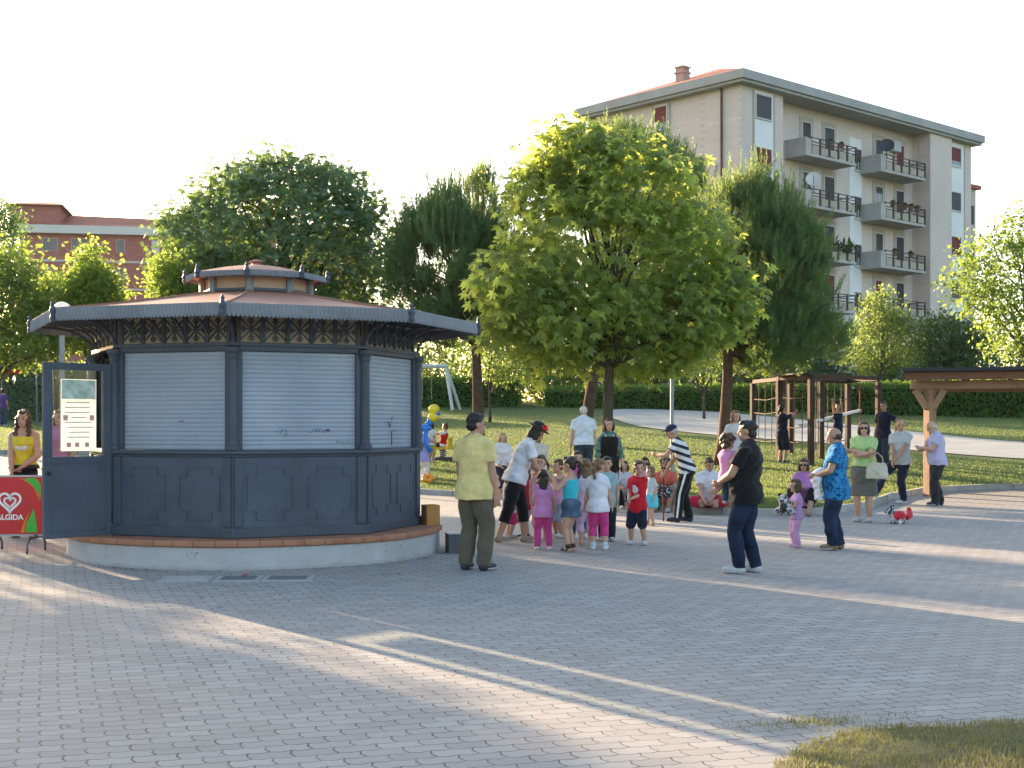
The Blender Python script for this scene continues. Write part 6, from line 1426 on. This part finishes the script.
# swing frame
W0 = gp(446, 64); SW = empty('swing_frame', W0, 0, 'pale A shaped swing frame on the far lawn', 'swing'); SWM = M('swing_pale', (.50, .50, .48), .6, .1)
zs = Z_at(368, 64) - W0.z
for nm, a, b in (('leg', (.35, -.9, .0), (.0, 0, zs)), ('leg', (.65, .9, .0), (.02, 0, zs)), ('leg', (-3.4, -.9, 0), (-3.0, 0, zs)), ('leg', (-3.6, .9, 0), (-3.02, 0, zs))): MB().tube([a, b], .075, 8).build(nm, SWM, SW)
MB().tube([(-3.15, 0, zs + .08), (.12, 0, zs + .08)], .10, 8).build('crossbar', SWM, SW)
for x in (-.9, -2.0):
    s_ = MB(); s_.box((x, 0, .5), (.5, .22, .04)); st = s_.build('seat', M('swing_seat', (.05, .05, .05), .7, .1), SW)
    for dx in (-.22, .22): MB().tube([(x + dx, 0, .5), (x + dx, 0, zs + .05)], .014, 4).build('chain', M('chain_steel', (.2, .2, .2), .4, .1, metal=.6), st)
# spring rider
Q = gp(443, 37.5); SRd = empty('spring_rider', Q, R(70), 'yellow spring rider with a dark base on the lawn', 'play equipment')
MB().lathe([(.30, -.04), (.30, .06), (.27, .09)], 16).build('base', M('rubber_base', (.05, .05, .055), .8, .1), SRd); m = MB(); m.tube([(.09 * math.cos(k * .7), .09 * math.sin(k * .7), .09 + k * .0062) for k in range(34)], .02, 6); m.build('spring', M('spring_grey', (.25, .25, .25), .4, .1, metal=.5), SRd)
m = MB(); m.box((0, .05, .33), (.22, .75, .06)); m.box((0, -.22, .48), (.24, .05, .30)); m.ball((0, .38, .46), (.05, .12, .18)); m.build('seat', M('rider_yellow', (.62, .42, .03), .5, .1), SRd, bevel=.01); MB().tube([(-.2, .33, .56), (.2, .33, .56)], .018, 6).build('handle', M('rubber_base', (.05, .05, .055)), SRd)
# balloons held by the girl in lilac
bw = world(bs_, Vector(bs_['hr']) * bs_['Ht']); BL = M('balloon_blue', (.012, .16, .62), .25, .05, spec=.6); BY = M('balloon_yellow', (.75, .58, .02), .25, .05, spec=.6); BO = M('balloon_orange', (.80, .28, .01), .25, .05, spec=.6)
def bpt(px, py, Y=31.6): return Vector((X_at(px, Y), Y, Z_at(py, Y)))
o = bpt(429, 438); e = empty('balloon_figure', o, 0, 'twisted blue balloon figure with yellow balloons beside the kiosk corner', 'balloon')
m = MB(); m.tube([bpt(431, 452) - o, bpt(426.5, 444) - o, bpt(425, 434) - o, bpt(427, 428) - o, bpt(429.5, 421) - o, bpt(431, 415) - o], .062, 10); m.ball(bpt(425.5, 428) - o, (.15, .08, .09)); m.ball(bpt(429, 423) - o, (.09, .07, .07)); m.tube([bpt(434, 414) - o, bpt(440, 413) - o], .05, 8)
m.build('blue_balloon', BL, e, smooth_shade=True)
for px, py, r in ((434, 409, .115), (433, 417, .11)): MB().ball(bpt(px, py) - o, (r * 1.15, r, r)).build('yellow_balloon', BY, e, smooth_shade=True)
o = bpt(428, 482, 31.5); o.z = ground(o.x, o.y) + .11; e = empty('balloon_flower', o, 0, 'orange balloon flower lying at the feet of the girl in lilac', 'balloon')
m = MB(); [m.ball((.09 * math.cos(k * 1.2566), .05 * math.sin(k * 1.2566), .06 * math.sin(k * 1.2566)), .075) for k in range(5)]; m.build('petals', BO, e, smooth_shade=True)
# sports fence with a red banner, far left
F0 = gp(-30, 52); FN = empty('sports_fence', F0, 0, 'green wire sports fence with tall posts at the left', 'fence')
FG = M('fence_green', (.10, .15, .13), .5, .1)
xs_ = [X_at(p_, 52) for p_ in (-30, 2, 37, 62, 88, 115, 142)]
for x in xs_: MB().tube([(x - F0.x, 0, 0), (x - F0.x, 0, 3.4)], .04, 6).build('post', FG, FN)
t = NT('wire_mesh'); s3 = t.n('ShaderNodeSeparateXYZ'); t.l(t.coords(), s3.inputs[0])
fa_ = t.math('LESS_THAN', t.math('FRACT', t.math('MULTIPLY', t.math('ADD', s3.outputs[0], s3.outputs[2]), 12)), .10); fb_ = t.math('LESS_THAN', t.math('FRACT', t.math('MULTIPLY', t.math('SUBTRACT', s3.outputs[0], s3.outputs[2]), 12)), .10)
ff = t.math('MAXIMUM', fa_, fb_); b = t.pbsdf((.08, .12, .10), .5, 0, None, .3); tr = t.n('ShaderNodeBsdfTransparent'); mx = t.n('ShaderNodeMixShader'); t.l(ff, mx.inputs[0]); t.l(tr.outputs[0], mx.inputs[1]); t.l(b.outputs[0], mx.inputs[2]); t.l(mx.outputs[0], t.out.inputs[0])
MB().box(((xs_[-1] - xs_[0]) / 2, .05, 1.65), (xs_[-1] - xs_[0], .004, 3.2)).build('wire_panel', t.m, FN)
for z in (.08, 1.7, 3.38): MB().tube([(0, 0, z), (xs_[-1] - xs_[0], 0, z)], .025, 6).build('rail', FG, FN)
BN = empty('banner', (F0.x, 51.8, F0.z), 0, 'red and white banner tied to the sports fence at the left edge', 'banner'); m = MB(); m.box((.9, 0, 2.45), (2.3, .02, 1.0)); m.build('banner_cloth', fabric('banner_red', (.42, .02, .03)), BN)
m = MB(); m.box((.7, -.015, 2.62), (1.5, .012, .12)); m.build('white_band', fabric('banner_white', (.6, .6, .6)), BN)
# slim grey pole on the lawn and its sign-less top inside the chestnut
pq = gp(672, 34); e = empty('lamp_post', pq, 0, 'slim grey metal post on the lawn right of the chestnut trunk', 'post')
MB().lathe([(.07, 0), (.07, .15), (.048, .2), (.042, 3.6)], 10).build('pole', M('galvanised', (.30, .33, .36), .45, .1, metal=.3), e); MB().ball((0, 0, 3.75), .17, None, 18, 12).build('globe', MATS.get('opal') or M('opal', (.7, .7, .66), .4, .05), e, smooth_shade=True)
# ================================================================ lens flare, imitated by an added volume of air
t = NT('flare_air'); vp = t.n('ShaderNodeVolumePrincipled'); vp.inputs['Color'].default_value = (.80, .90, 1.0, 1); vp.inputs['Density'].default_value = FLARE_HAZE_D; vp.inputs['Anisotropy'].default_value = .3
t.t.links.new(vp.outputs[0], t.out.inputs['Volume'])
tag(MB().box((0, 110, 20), (330, 330, 50)).build('flare_haze', t.m), kind='stuff')
